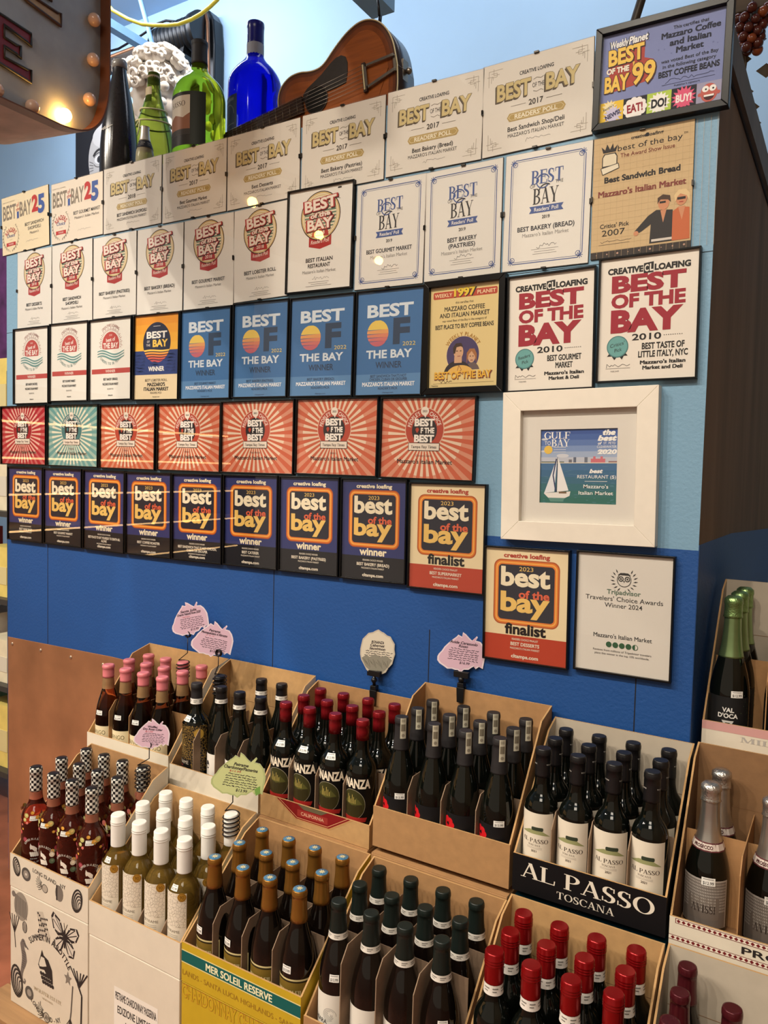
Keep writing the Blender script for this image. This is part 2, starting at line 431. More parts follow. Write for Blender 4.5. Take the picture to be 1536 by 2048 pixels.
# painted lower part and top edge strip on the side
mb.prism([(PX1, WALL+.001, FL), (PX1, 1.79, FL), (PX1, 1.79, 1.52), (PX1, .55, 1.572), (PX1, WALL+.001, ZB+.012)], (.0012, 0, 0), lo_m)
mb.box((PX1, WALL+.001, 2.635), (PX1+.014, 1.80, CT+.006), mat('brown edge trim', (108, 98, 84), .6, noise=.3, nscale=9)); mb.box((PX1, WALL+.001, 2.626), (PX1+.004, 1.80, 2.636), dark_seam)
# panel seams on the front, a hairline proud of the paint
for x in (-0.29, 0.81, 1.895, 1.35): mb.box((x-.0012, WALL-.0006, FL), (x+.0012, WALL+.001, ZB if x < 1.3 else 1.3), dark_seam)
mb.box((PX0, WALL-.0004, 2.22), (PX1, WALL+.001, 2.2215), dark_seam)
o = mb.build('wall_front'); struct(o); o['label'] = 'two tone blue front of the cold room'

copper = mat('weathered copper sheet', (198, 144, 106), 0.36, metal=0.6, noise=0.3, nscale=5, bump=0.08, bscale=8)
r = thing('copper_sheet', 'weathered copper sheet screwed to the blue wall behind the rose bottles', 'metal panel', (-0.538, WALL, FL))
mb = MB(); mb.prism([(0, -.004, 0), (1.3, -.004, 0), (1.3, -.004, .955), (.62, -.004, .966), (0, -.004, .955)], (0, .0025, 0), copper); bevel(mb.build('sheet', r), .001)
for x in (.03, .21, .39, .57): 
    mb = MB(); mb.sphere((x, -.0045, .93), .007, mat('screw head', (200, 180, 160), .3, metal=.8), 10, 6, (1, .5, 1)); mb.build('screw', r)

# shelving glimpsed past the left end of the blue wall
r = thing('store_shelf', 'grey store shelf glimpsed past the end of the blue wall', 'shelf', (-1.4, 0.45, FL))
sm = mat('grey steel shelf', (64, 62, 60), .5, noise=.1)
mb = MB()
for x in (-.5, .48): mb.box((x, -.2, 0), (x+.03, .2, 2.05), sm)
mb.build('upright', r)
for i in range(5):
    mb = MB(); mb.box((-.5, -.2, .2+i*.4), (.51, .2, .225+i*.4), sm); mb.build('shelf_board', r)
PK = [((236, 214, 120), 'yellow'), ((240, 226, 214), 'white'), ((206, 70, 70), 'red'), ((236, 226, 196), 'cream'), ((120, 160, 70), 'green'), ((90, 70, 60), 'brown')]
k = 0
for i in range(5):
    for j in range(4):
        c, cn = PK[(i*3+j*2) % 6]
        mb = MB(); h = .2+.03*((i+j) % 4); mb.box((-.1, -.13, 0), (.1, .13, h), mat('carton '+cn, c, .6, noise=.1, nscale=20)); mb.box((-.07, -.132, h*.25), (.07, -.1295, h*.6), mat('carton band '+cn, [min(255, int(v*.6+80)) for v in c], .6)); mb.box((.0998, -.09, h*.25), (.102, .09, h*.6), mat('carton band '+cn, c, .6))
        o = mb.build('grocery_carton', None, (-1.4-.36+j*.235, .45-.03, FL+.2256+i*.4))
        tag(o, f"{cn} grocery carton on the {['lowest', 'second lowest', 'middle', 'second highest', 'highest'][i]} board of the grey shelf, {['first', 'second', 'third', 'last'][j]} along", 'carton', 'grocery cartons on the grey shelf'); k += 1
mb = MB(); mb.box((-2.15, .9, 2.28), (-1.3, .93, 2.95), mat('purple poster paper', (120, 70, 130), .6, noise=.5, nscale=14))
tag(mb.build('purple_picture'), 'purple picture panel glimpsed at the far left above the shelf', 'picture')

# pallet
pal = mat('bare pine', (166, 128, 88), .7, noise=.25, nscale=16, stretch=(.2, 3, 3), bump=.2)
r = thing('wooden_pallet', 'pale wooden pallet under the stacked wine cases', 'pallet', (0, 0, FL))
for i in range(6):
    mb = MB(); y = -.62+i*.104; mb.box((.285, y, .122), (2.62, y+.098, .144), pal); mb.build('deck_board', r)
for x in (.30, 1.40, 2.50):
    mb = MB(); mb.box((x, -.615, .0), (x+.1, -.0, .1215), pal); mb.build('bearer', r)
PT = FL+.144+.001

# light track on the ceiling with its spot heads
tm = mat('white track metal', (225, 222, 215), .4)
r = thing('track_light', 'white ceiling track with six spot heads facing the award wall', 'light', (0, -3.0, 4.63))
mb = MB(); mb.box((-2.6, -.02, 0), (2.7, .02, .035), tm)
for x in (-2.5, 0, 2.6): mb.box((x-.01, -.01, .035), (x+.01, .01, CEIL_Z-4.63-.001), tm)
mb.build('rail', r)
for x, y in TRACK:
    mb = MB(); mb.tube([(x, .0, 0), (x, .01, -.07)], .012, tm); d = Vector((x*0.5+0.95-x, 2.8, -3.15)).normalized()
    p = Vector((x, .0, -.13)); mb.tube([p-d*.05, p+d*.05], .045, tm, 14, cap=False); mb.build('spot_head', r)

# glazed bakery case across the aisle, its lit shelves mirrored in the certificates
r = thing('display_case', 'lit bakery display case across the aisle, facing the award wall', 'display case', (-3.75, -3.0, FL))
dc = mat('dark display case frame', (46, 42, 40), .5, noise=.1); dl = mat('cream display shelf', (214, 190, 156), .5, noise=.1, nscale=8)
strip = mat('warm shelf light', (255, 226, 180), .4, emit=(255, 206, 140), estr=9)
mb = MB(); mb.box((-.42, -1.7, 0), (-.38, 1.7, 2.15), dl); mb.box((-.42, -1.74, 0), (.4, -1.7, 2.15), dc); mb.box((-.42, 1.7, 0), (.4, 1.74, 2.15), dc); mb.box((-.42, -1.74, 2.15), (.4, 1.74, 2.25), dc); mb.box((-.38, -1.7, 0), (.4, 1.7, .5), dc); mb.build('cabinet', r)
for i in range(5):
    z = .78+i*.3
    mb = MB(); mb.box((-.379, -1.699, z), (.3-.04*i, 1.699, z+.02), dl); mb.build('shelf_board', r)
    mb = MB(); mb.box((.25-.04*i, -1.6, z-.018), (.28-.04*i, 1.6, z-.001), strip); mb.build('light_strip', r)

# ------------------------------------------------------------ award certificates on the wall
CREAM = (222, 215, 204); PAPER = (230, 226, 218); BLK = (28, 26, 28); GREY = (120, 116, 112); SH = "MAZZARO'S ITALIAN MARKET"; SM = "Mazzaro's Italian Market"

def art_loafing(year, name, lower=True):
    p = Print(129, 100, CREAM); c = (150, 140, 122)
    for sx in (0, 1):
        for sy in (0, 1):
            X = lambda v: 129-v if sx else v
            Y = lambda v: 100-v if sy else v
            for pts in ([(7, 7), (24, 7)], [(7, 7), (7, 24)], [(10, 10), (17, 10), (17, 14), (10, 14), (10, 20)], [(13, 5), (13, 12), (20, 12)], [(5, 13), (12, 13), (12, 17)]):
                p.line([(X(a), Y(b)) for a, b in pts], 0.5, c, 1)
    p.tx('CREATIVE LOAFING', 64.5, 17, 4, BLK, 2, w=40, b=0.02)
    for t, x, w in (('BEST', 38, 41), ('BAY', 95, 38)):
        for k, col in ((1.6, (70, 60, 52)), (1.1, (95, 82, 66)), (.55, (120, 104, 78))):
            p.tx(t, x-k, 33+k, 17, col, 2, w=w+1.5, b=0.045)
        p.otx(t, x, 33, 17, (205, 186, 132), (110, 96, 70), 4, w=w, b=0.035, o=0.02)
    p.tx('OF THE', 67, 33.5, 5, (60, 56, 54), 3, w=14)
    for s in (-1, 1):
        p.line([(67-6, 33.5+s*6), (67-2, 33.5+s*7.5), (67+3, 33.5+s*6), (67+6, 33.5+s*7.5)], 0.6, (130, 122, 108), 2)
        p.line([(64.5+s*12, 50.5), (64.5+s*30, 50.5)], 0.5, (130, 122, 108), 2)
    p.tx(str(year), 64.5, 50.5, 6, (75, 68, 60), 3, w=17, b=0.02)
    p.poly([(33, 58), (96, 58), (99, 62.5), (96, 67), (33, 67), (30, 62.5)], (178, 152, 92), 2)
    p.line([(35, 59.5), (94, 59.5), (97, 62.5), (94, 65.5), (35, 65.5), (32, 62.5), (35, 59.5)], 0.4, (228, 214, 176), 3)
    p.tx("READERS' POLL", 64.5, 62.5, 4.6, (240, 232, 210), 4, w=50, b=0.02)
    p.tx(name, 64.5, 75, 5, BLK, 3, w=min(74, len(name)*2.9), b=0.012)
    p.tx(SH, 64.5, 82, 4, (70, 66, 64), 3, w=66)
    p.squig(52, 90, 82, 2.4, (140, 135, 128), 2, w=0.4, seed=len(name))
    return p

def art_25(names, tone):
    p = Print(129, 100, tone); g = (138, 126, 110); red = (188, 52, 48); blue = (66, 92, 158)
    p.tx('CREATIVE LOAFING', 20, 9, 1.8, (170, 158, 140), 2, w=34)
    p.tx('BEST', 22, 27, 25, g, 2, w=37, b=0.02); p.tx('BAY', 67, 27, 25, g, 2, w=32, b=0.02)
    p.tx('of', 45.5, 18, 6, red, 3, rot=20, sh=.2); p.tx('the', 46, 25.5, 6, red, 3, sh=.2, rot=10)
    p.poly([(43, 30), (48.5, 30), (48.5, 43), (45.8, 40.5), (43, 43)], blue, 2)
    p.otx('2', 93, 24, 26, red, tone, 3, w=17, b=0.05, o=.03); p.otx('5', 110, 27, 29, blue, tone, 2, w=18, b=0.05, o=.03)
    cx, cy_ = 25, 70
    for sgn in (-1, 1):
        for i in range(11):
            a = math.radians(90 + sgn*(35+i*13)); x, y = cx+21*cos(a)*1, cy_-23*sin(a)
            a2 = a + sgn*0.9
            p.poly([(x, y), (x+2.4*cos(a2)+1, y-3.4*sin(a2)), (x+4.6*cos(a2), y-5*sin(a2)), (x+2.4*cos(a2)-1, y-3.4*sin(a2)-1)], g, 2)
        p.band(cx, cy_, 21.4, 20.6, g, 2, 90+sgn*35, 90+sgn*165, ryo=23.4, ryi=22.6)
    p.arctx('READERS', cx, cy_+4, 16, 8, red, 150, 30, 3, b=.01); p.tx('Choice', cx, 68, 6, blue, 3, w=22, sh=.25)
    p.tx('* * *', cx, 76, 3, g, 3); p.poly([(12, 80), (38, 80), (38, 87), (35, 86), (15, 86), (12, 87)], red, 2); p.tx('WINNER', cx, 83, 3, (240, 225, 215), 3, w=14)
    for i, n in enumerate(names): p.tx(n, 90, 56+i*8, 5.6, (60, 58, 56), 3, w=min(66, len(n)*3.9), b=.005)
    p.tx(SM if len(names) == 1 else "Mazzaro's", 90, 56+len(names)*8, 4.4, (110, 104, 98), 3, w=60 if len(names) == 1 else 24)
    p.squig(68, 85, 100, 2.2, (160, 150, 140), 2, w=.4)
    return p

def art_2018(lines):
    p = Print(100, 129, PAPER); red = (172, 54, 52); gold = (212, 186, 130); grn = (104, 128, 108); d = (66, 44, 40)
    for r, c in ((31, d), (29.8, gold), (27.6, (236, 226, 206)), (26.6, gold), (25.2, (228, 214, 188))): p.circ(50, 35, r, c, 1+(31-r)*.12)
    for y in range(20, 54, 4): p.poly([(50-math.sqrt(max(1, 24.6**2-(y-35)**2)), y), (50-math.sqrt(max(1, 24.6**2-(y+2-35)**2)), y+2), (50+math.sqrt(max(1, 24.6**2-(y+2-35)**2)), y+2), (50+math.sqrt(max(1, 24.6**2-(y-35)**2)), y)], grn, 2)
    p.poly([(33, 58), (68, 58), (68, 73), (50.5, 77), (33, 73)], red, 1); p.tx("Readers Poll", 50.5, 67, 5, (240, 222, 210), 3, w=29, sh=.25, rot=3, b=.005)
    p.band(50, 35, 31, 29.8, d, 2.5, 215, 325)
    p.poly([(39, 52), (62, 52), (64, 61), (37, 61)], red, 4); p.tx('2018', 50.5, 56.3, 4.6, (240, 228, 212), 6, w=14, b=.01)
    for t, y, h, w, ro in (('BEST', 20, 13.5, 50, 5), ('of the', 33.5, 6, 31, 4), ('BAY', 45, 13, 40, 3)):
        p.tx(t, 50+1.2, y+1.4, h, d, 4, w=w+5, b=.085, rot=ro)
        p.tx(t, 50, y, h, red, 5, w=w+5, b=.085, rot=ro)
        p.tx(t, 50, y, h, (236, 222, 208), 6, w=w, b=.035, rot=ro)
    p.tx('TM', 79, 17, 1.4, GREY, 3)
    y = 90
    for t in lines: p.tx(t, 50, y, 5, BLK, 3, w=min(72, len(t)*3.5), b=.02); y += 7.4
    p.tx(SM, 50, y, 4, GREY, 3, w=52); p.squig(40, 114, 66, 3.4, (130, 125, 120), 2, w=.4, seed=3)
    for yy, a, b_ in ((118.5, 34, 66), (121, 38, 64), (123.3, 30, 70)): p.line([(a, yy), (b_, yy)], .5, (120, 116, 112), 2)
    return p

def art_2019(lines):
    p = Print(100, 129, (228, 224, 216)); b = (72, 92, 148); dk = (52, 50, 54)
    for o, w in ((7, .9), (9, .4)): p.line([(o+5, o), (95-o, o), (100-o, o+5), (100-o, 124-o), (95-o, 129-o), (o+5, 129-o), (o, 124-o), (o, o+5), (o+5, o)], w, b, 2)
    for X in (9.5, 90.5):
        for Y in (9.5, 119.5):
            for a in range(0, 360, 45): p.line([(X, Y), (X+3.6*cos(math.radians(a)), Y+3.6*sin(math.radians(a)))], .7, b, 2)
            p.band(X+(2 if X < 50 else -2), Y+(2 if Y < 50 else -2), 3, 2.4, b, 2)
    p.serif('BEST', 50, 29, 15, b, 3, w=38); p.serif('BAY', 49, 50, 17, dk, 3, w=30)
    p.band(45, 34, 8, 6.8, b, 4, 20, 330); p.band(49, 46, 9, 7.8, dk, 4, 60, 200)
    p.tx('OF', 33, 38.5, 3.6, GREY, 3); p.tx('THE', 64, 36.5, 3.6, GREY, 3)
    p.poly([(30, 60.5), (70, 60.5), (67.5, 64.2), (70, 68), (30, 68), (32.5, 64.2)], b, 2); p.tx("Readers' Poll", 50, 64.2, 4.2, (235, 232, 226), 3, w=28, b=.01)
    p.tx('2019', 50, 73, 3.6, dk, 3, w=9, b=.02)
    y = 84
    for t in lines: p.tx(t, 50, y, 5, (50, 52, 62), 3, w=min(70, len(t)*3.5), b=.02); y += 7.2
    p.tx(SM, 50, y, 4.2, (150, 146, 142), 3, w=54); p.squig(40, 104, 64, 3.6, (110, 108, 108), 2, w=.45, seed=5)
    for yy, a, b_ in ((108, 34, 66), (110.5, 38, 62), (113, 36, 64)): p.line([(a, yy), (b_, yy)], .4, (140, 136, 132), 2)
    return p

def art_2007():
    p = Print(100, 129, (206, 178, 134))
    for i in range(1, 20): p.line([(0, i*6.4), (100, i*6.4)], .22, (186, 160, 120), 1); p.line([(i*6.4, 0), (i*6.4, 129)], .22, (186, 160, 120), 1)
    p.rect(0, 122, 100, 129, (52, 44, 42), 1)
    for i in range(9): p.circ(6+i*11, 125.4, .5+.3*(i % 3), (190, 150, 130), 2, 8)
    p.tx('creative', 46, 6, 3.4, BLK, 3, w=15, b=.02); p.tx('loafing', 63, 6, 3.4, BLK, 3, w=15, b=.02); p.circ(54.5, 6, 2, BLK, 3, 12)
    p.tx('best of the bay', 57, 14.5, 6, (50, 44, 40), 3, w=64); p.tx('TM', 92, 12, 2, (50, 44, 40), 3); p.tx('The Award Show Issue', 55, 22.5, 4.4, (130, 66, 54), 3, w=54, b=.008)
    # crowned loaf of bread
    p.poly([(9, 32), (25, 32), (25, 22), (23, 18), (11, 18), (9, 22)], (60, 56, 52), 2); p.poly([(10, 31), (24, 31), (24, 22), (22, 19), (12, 19), (10, 22)], (226, 214, 186), 3)
    p.poly([(10, 17), (8, 10), (12, 14), (14, 8), (17, 14), (20, 8), (21, 14), (25, 10), (23, 17)], (50, 46, 44), 3)
    p.poly([(8, 33), (26, 30), (27, 35), (10, 40)], (230, 220, 196), 3); p.line([(8, 33), (26, 30), (27, 35), (10, 40), (8, 33)], .7, (60, 56, 52), 4)
    p.tx('Best Sandwich Bread', 50, 46, 6, BLK, 3, w=76, b=.035); p.tx(SM, 50, 60.5, 6.4, (128, 58, 50), 3, w=88, b=.035)
    p.tx("Critics' Pick", 24, 95, 4.6, BLK, 3, w=30, b=.01); p.tx('2007', 23, 102.5, 6.6, BLK, 3, w=24)
    p.squig(10, 112, 42, 1.6, (90, 78, 64), 2, w=.4, seed=9); p.line([(8, 115), (40, 115)], .4, (90, 78, 64), 2)
    # two standing figures in plain flat colours
    sk = (206, 142, 104)
    p.poly([(60, 120), (61, 100), (52, 106), (46, 109), (45, 105), (58, 91), (66, 86), (82, 88), (84, 120)], (44, 42, 44), 3); p.circ(46.5, 107.5, 2.6, sk, 4, 10)
    p.poly([(70, 87), (76, 87), (73, 100)], sk, 4); p.circ(73, 80, 5.4, sk, 4, ry=7); p.poly([(67, 80), (67, 74), (72, 71), (79, 73), (80, 80), (77, 77), (70, 76)], (70, 48, 36), 5)
    p.rect(69, 78, 75, 80, (30, 28, 28), 6)
    p.poly([(82, 120), (82, 90), (88, 86), (98, 88), (99, 120)], (198, 104, 62), 4); p.poly([(87, 86), (94, 86), (91, 100)], sk, 5); p.circ(90, 78, 5.4, sk, 5, ry=7)
    p.poly([(84, 82), (83, 74), (87, 69), (94, 69), (98, 74), (98, 82), (95, 76), (89, 73), (86, 76)], (224, 196, 146), 6); p.rect(86, 76.5, 94, 79, (36, 30, 30), 7); p.rect(88, 81, 92, 82, (170, 60, 54), 7)
    p.rect(62, 116, 82, 118.5, (214, 206, 196), 5)
    return p

def art_2020(lines):
    p = Print(100, 129, (234, 230, 220)); red = (186, 74, 66); tl = (108, 150, 146)
    p.arctx('CREATIVE LOAFING', 50, 40, 31, 4.6, (150, 84, 76), 132, 48, 3, b=.005)
    for i in range(31):
        a = math.radians(-12+i*204/30); r0, r1 = 22.5, (28 if i % 2 else 26)
        p.line([(50+r0*cos(a), 40-r0*sin(a)), (50+r1*cos(a), 40-r1*sin(a))], .8, (150, 84, 76), 2)
    p.poly(arcpts(50, 40, 20.5, 20.5, -22, 202, 36), red, 2)
    p.tx('2020', 50, 25, 2.6, (235, 215, 205), 3, w=7); p.tx('best of', 50, 32, 6, (240, 230, 222), 3, w=22, rot=5, b=.02)
    p.tx('THE BAY', 50, 41.5, 8.5, (240, 232, 224), 3, w=36, b=.03)
    for k in range(3):
        up = [(18+i*2, 51+k*4.2-3.6*sin((i*2)/64*2*PI+.5)) for i in range(33)]
        lo = [(x, y+2.2+1.6*sin((x-18)/64*PI)) for x, y in up]
        p.line(up, 1.6, (236, 236, 228), 4)
        for i in range(32): p.poly([up[i], lo[i], lo[i+1], up[i+1]], tl, 3)
    p.arctx('CHEERS TO 30 YEARS', 50, 38, 33, 4.4, (86, 130, 128), 222, 318, 3, inner=True)
    p.rect(4, 79, 96, 87, red, 1); p.tx('WINNER', 50, 83, 4.4, (238, 216, 206), 3, w=24, b=.02)
    p.tx(lines[0], 50, 96, 3.8, (60, 58, 56), 3, w=34, b=.02); p.tx(SH, 50, 104, 3.8, (60, 58, 56), 3, w=38, b=.02)
    p.tx('READERS PICK', 50, 112, 2.4, (90, 88, 86), 3, w=15); p.tx('cltampa.com', 50, 122, 2.4, (40, 38, 38), 3, w=11, b=.02)
    return p

def art_lobster():
    p = Print(100, 129, (226, 206, 168)); nv = (36, 40, 64)
    for i, c in enumerate(((230, 150, 40), (236, 162, 46), (240, 174, 54), (243, 184, 62))): p.rect(0, i*14, 100, i*14+14, c, 1)
    p.rect(0, 54, 100, 91, (44, 60, 118), 1)
    for k in range(6):
        for j in range(3): p.poly([(x, 60+k*5+1.6*sin(x*.4+k+j)+(0 if x < 20+j*36+10 else .9)) for x in range(j*34, j*34+27, 3)] + [(j*34+24, 62.4+k*5)], (34, 48, 98), 1.5)
    p.circ(50, 42, 31, nv, 2, 44); p.line([(42, 17), (58, 17)], .6, (220, 220, 220), 3)
    p.tx('BEST', 50, 30, 10, (240, 236, 226), 3, w=46, b=.035); p.tx('OF', 31, 40, 3.6, (240, 236, 226), 3); p.tx('THE', 31, 45.5, 3.6, (240, 236, 226), 3)
    p.tx('BAY', 58, 43, 10.5, (238, 196, 84), 3, w=34, b=.04)
    for y0, c in ((53, (240, 196, 84)), (57, (236, 160, 66)), (61, (226, 124, 64)), (65, (214, 96, 74)), (69, (190, 80, 84))):
        hw = lambda y: math.sqrt(max(1, 31**2-(y-42)**2))
        P = [(50-hw(y0), y0), (50-hw(y0+2.6), y0+2.6)] + [(50-hw(y0+2.6)+i*hw(y0+2.6)/4, y0+2.6-.8*sin(i*.8)) for i in range(1, 8)] + [(50+hw(y0+2.6), y0+2.6), (50+hw(y0), y0)] + [(50+hw(y0)-i*hw(y0)/4, y0-.8*sin((8-i)*.8)) for i in range(1, 8)]
        p.poly(P, c, 3)
    p.tx('WINNER', 50, 82, 7, (240, 236, 226), 3, w=36, b=.03)
    p.tx('BEST LOBSTER ROLL', 50, 99.5, 4, (70, 60, 54), 3, w=50); p.tx("MAZZARO'S", 50, 106, 5.4, BLK, 3, w=40, b=.03); p.tx('ITALIAN MARKET', 50, 113, 5.4, BLK, 3, w=56, b=.03)
    p.tx('READERS PICK', 50, 119, 3, (90, 80, 70), 3, w=26); p.tx('cltampa.com', 50, 125, 2, BLK, 3, w=16)
    return p

def art_2022(lines):
    p = Print(100, 129, (64, 112, 166)); sl = (48, 66, 92); wt = (214, 226, 236)
    p.rect(0, 103, 100, 129, (92, 138, 186), 1)
    p.tx('BEST', 50, 24, 15, wt, 3, w=70, b=.035)
    hw = lambda y: math.sqrt(max(0.5, 16.5**2-(y-52)**2))
    for y0, y1, c in ((36, 47.5, (232, 200, 96)), (48.5, 52.5, (226, 160, 100)), (53.5, 57, (218, 134, 104)), (58, 61.5, (208, 118, 112)), (62.5, 68.3, (196, 104, 116))):
        A = [(32-hw(y0+(y1-y0)*i/6), y0+(y1-y0)*i/6) for i in range(7)]; B = [(32+hw(y0+(y1-y0)*i/6), y0+(y1-y0)*i/6-(1.2 if y0 > 40 and i == 0 else 0)) for i in range(6, -1, -1)]
        p.poly(A+B, c, 2)
    p.tx('F', 68, 50, 30, sl, 2, w=25, b=.045); p.tx('2022', 80, 66.5, 5, (226, 206, 120), 4, w=19)
    p.tx('THE BAY', 50, 78, 10, wt, 3, w=70, b=.03); p.tx('WINNER', 50, 91.5, 8, sl, 3, w=40, b=.015)
    y = 107
    if len(lines) > 1: y = 105.5
    for t in lines: p.tx(t, 50, y, 3.4, (44, 62, 92), 3, w=min(60, len(t)*2.3), b=.01); y += 4.2
    p.tx(SH, 50, y+1.6, 5, (236, 240, 244), 3, w=80, b=.03); p.tx("READER'S PICK", 50, y+7, 3, (44, 62, 92), 3, w=30, b=.01); p.tx('cltampa.com', 50, 126, 2, (44, 62, 92), 3, w=17)
    return p

def art_1997():
    p = Print(100, 129, (232, 208, 146)); red = (190, 72, 50)
    p.rrect(4, 6, 96, 15, 2, red, 1); p.tx('WEEKLY', 19, 10.5, 4.6, (244, 214, 170), 3, w=26, b=.02); p.tx('PLANET', 81, 10.5, 4.6, (244, 214, 170), 3, w=26, b=.02)
    p.tx('1997', 51, 8.8, 10, (44, 34, 30), 3, w=33, b=.05); p.tx('1997', 50, 8, 10, (238, 204, 62), 4, w=31, b=.045)
    p.tx('this certifies that', 50, 21, 3, (60, 48, 36), 3, w=26); p.tx('MAZZARO COFFEE', 50, 28.5, 5.8, BLK, 3, w=58, b=.012); p.tx('AND ITALIAN MARKET', 50, 36.5, 5.8, BLK, 3, w=72, b=.012)
    p.tx('was voted Best of the Bay in the category of', 50, 43.5, 2.8, (60, 48, 36), 3, w=64); p.tx('BEST PLACE TO BUY COFFEE BEANS', 50, 51, 5.4, BLK, 3, w=84, b=.02)
    p.arctx('WEEKLY PLANET', 49, 88, 26.5, 5, (178, 128, 52), 152, 28, 3, b=.02)
    p.circ(49, 88, 24, (232, 206, 170), 1, 44); p.circ(49, 88, 23.4, (74, 62, 104), 2, 44)
    sk = (216, 170, 134)
    p.poly(arcpts(42, 112, 20, 17, 10, 170, 20), (44, 38, 46), 3); p.poly([(37, 98), (37, 90), (48, 90), (48, 98)], sk, 3.5); p.circ(43, 84, 7, sk, 4, 20, ry=9.5)
    p.poly([(35.5, 86), (35, 78), (39, 73), (47, 73), (50, 79), (46, 77), (40, 78), (38, 86)], (60, 42, 34), 5); p.rect(39.6, 82.4, 42, 83.4, (60, 42, 34), 6); p.rect(45, 82.4, 47.4, 83.4, (60, 42, 34), 6); p.rect(41.5, 89, 46, 89.9, (166, 96, 84), 6)
    p.poly(arcpts(63, 112, 11, 14, 20, 160, 14), (108, 92, 92), 3); p.circ(62, 91, 5.4, sk, 4, 18, ry=7.6); p.poly([(55, 100), (55, 86), (59, 81), (66, 81), (69.5, 88), (69, 99), (66.5, 90), (62, 84), (58, 88)], (168, 110, 66), 5)
    p.rect(59.4, 90, 61, 90.9, (60, 42, 34), 6); p.rect(63.4, 90, 65, 90.9, (60, 42, 34), 6); p.rect(60.6, 95, 64, 95.9, (150, 70, 70), 6)
    p.poly(arcpts(46, 112, 19, 11, 0, 180, 20), (234, 186, 96), 6); p.line([(42, 108), (44, 101), (48, 107), (45, 109), (50, 113)], .8, (150, 96, 60), 7)
    p.tx('BEST OF THE BAY', 50, 114, 9, (126, 56, 38), 7, w=84, b=.035); p.tx('BEST OF THE BAY', 49.4, 113, 9, (240, 186, 60), 8, w=82, b=.025)
    p.tx('Publisher', 9, 126, 2.2, (60, 48, 36), 3, w=10); p.line([(6, 123.5), (94, 123.5)], .3, (90, 74, 50), 2); p.squig(14, 121, 34, 3, (70, 58, 44), 3, w=.5, seed=4)
    return p

def art_2010(badge, l1, l2):
    p = Print(100, 129, (236, 228, 216)); red = (158, 34, 52); tl = (106, 166, 164)
    p.tx('CREATIVE', 26, 13, 6, BLK, 3, w=37, b=.05); p.tx('LOAFING', 74, 13, 6, BLK, 3, w=36, b=.05)
    p.poly([(45, 8), (55, 7), (55, 18), (45, 18.5)], BLK, 2); p.tx('C', 48, 13, 7, (236, 228, 216), 4, w=4.4, b=.03); p.tx('L', 53, 12.6, 7, (236, 228, 216), 4, w=3.6, b=.04)
    p.tx('BEST', 50, 27, 16.5, red, 3, w=76, b=.05); p.tx('OF THE', 50, 45, 13.5, red, 3, w=76, b=.045); p.tx('BAY', 49, 66, 22, red, 3, w=74, b=.055)
    p.tx('2010', 50, 84, 6.6, BLK, 3, w=30, b=.02)
    for i in range(9): p.circ(68+i*2.2, 84, .5, BLK, 3, 8)
    p.poly([(9, 103), (13, 98), (27, 98), (31, 103), (27, 103), (25, 107), (21, 102), (17, 107), (14, 103)], BLK, 2); p.circ(20, 93, 11.5, (76, 128, 128), 3); p.circ(20, 93, 10.4, tl, 4)
    p.tx(badge, 20, 90.5, 3.8, BLK, 5, w=16, rot=12, sh=.2); p.tx('Pick', 20.6, 96.5, 3.8, BLK, 5, w=8, rot=12, sh=.2)
    for i, t in enumerate(l1): p.tx(t, 67, 94+i*8.4, 6.4, BLK, 3, w=min(50, len(t)*3.3), b=.03)
    for i, t in enumerate(l2): p.tx(t, 67, 111+i*5.6, 3.8, BLK, 3, w=len(t)*2.7, b=.04)
    p.squig(8, 113, 34, 2.4, (90, 86, 84), 3, w=.45, seed=2); p.line([(8, 116), (34, 116)], .35, (120, 116, 112), 3); p.tx('PUBLISHER', 18, 119, 1.6, GREY, 3, w=9)
    return p

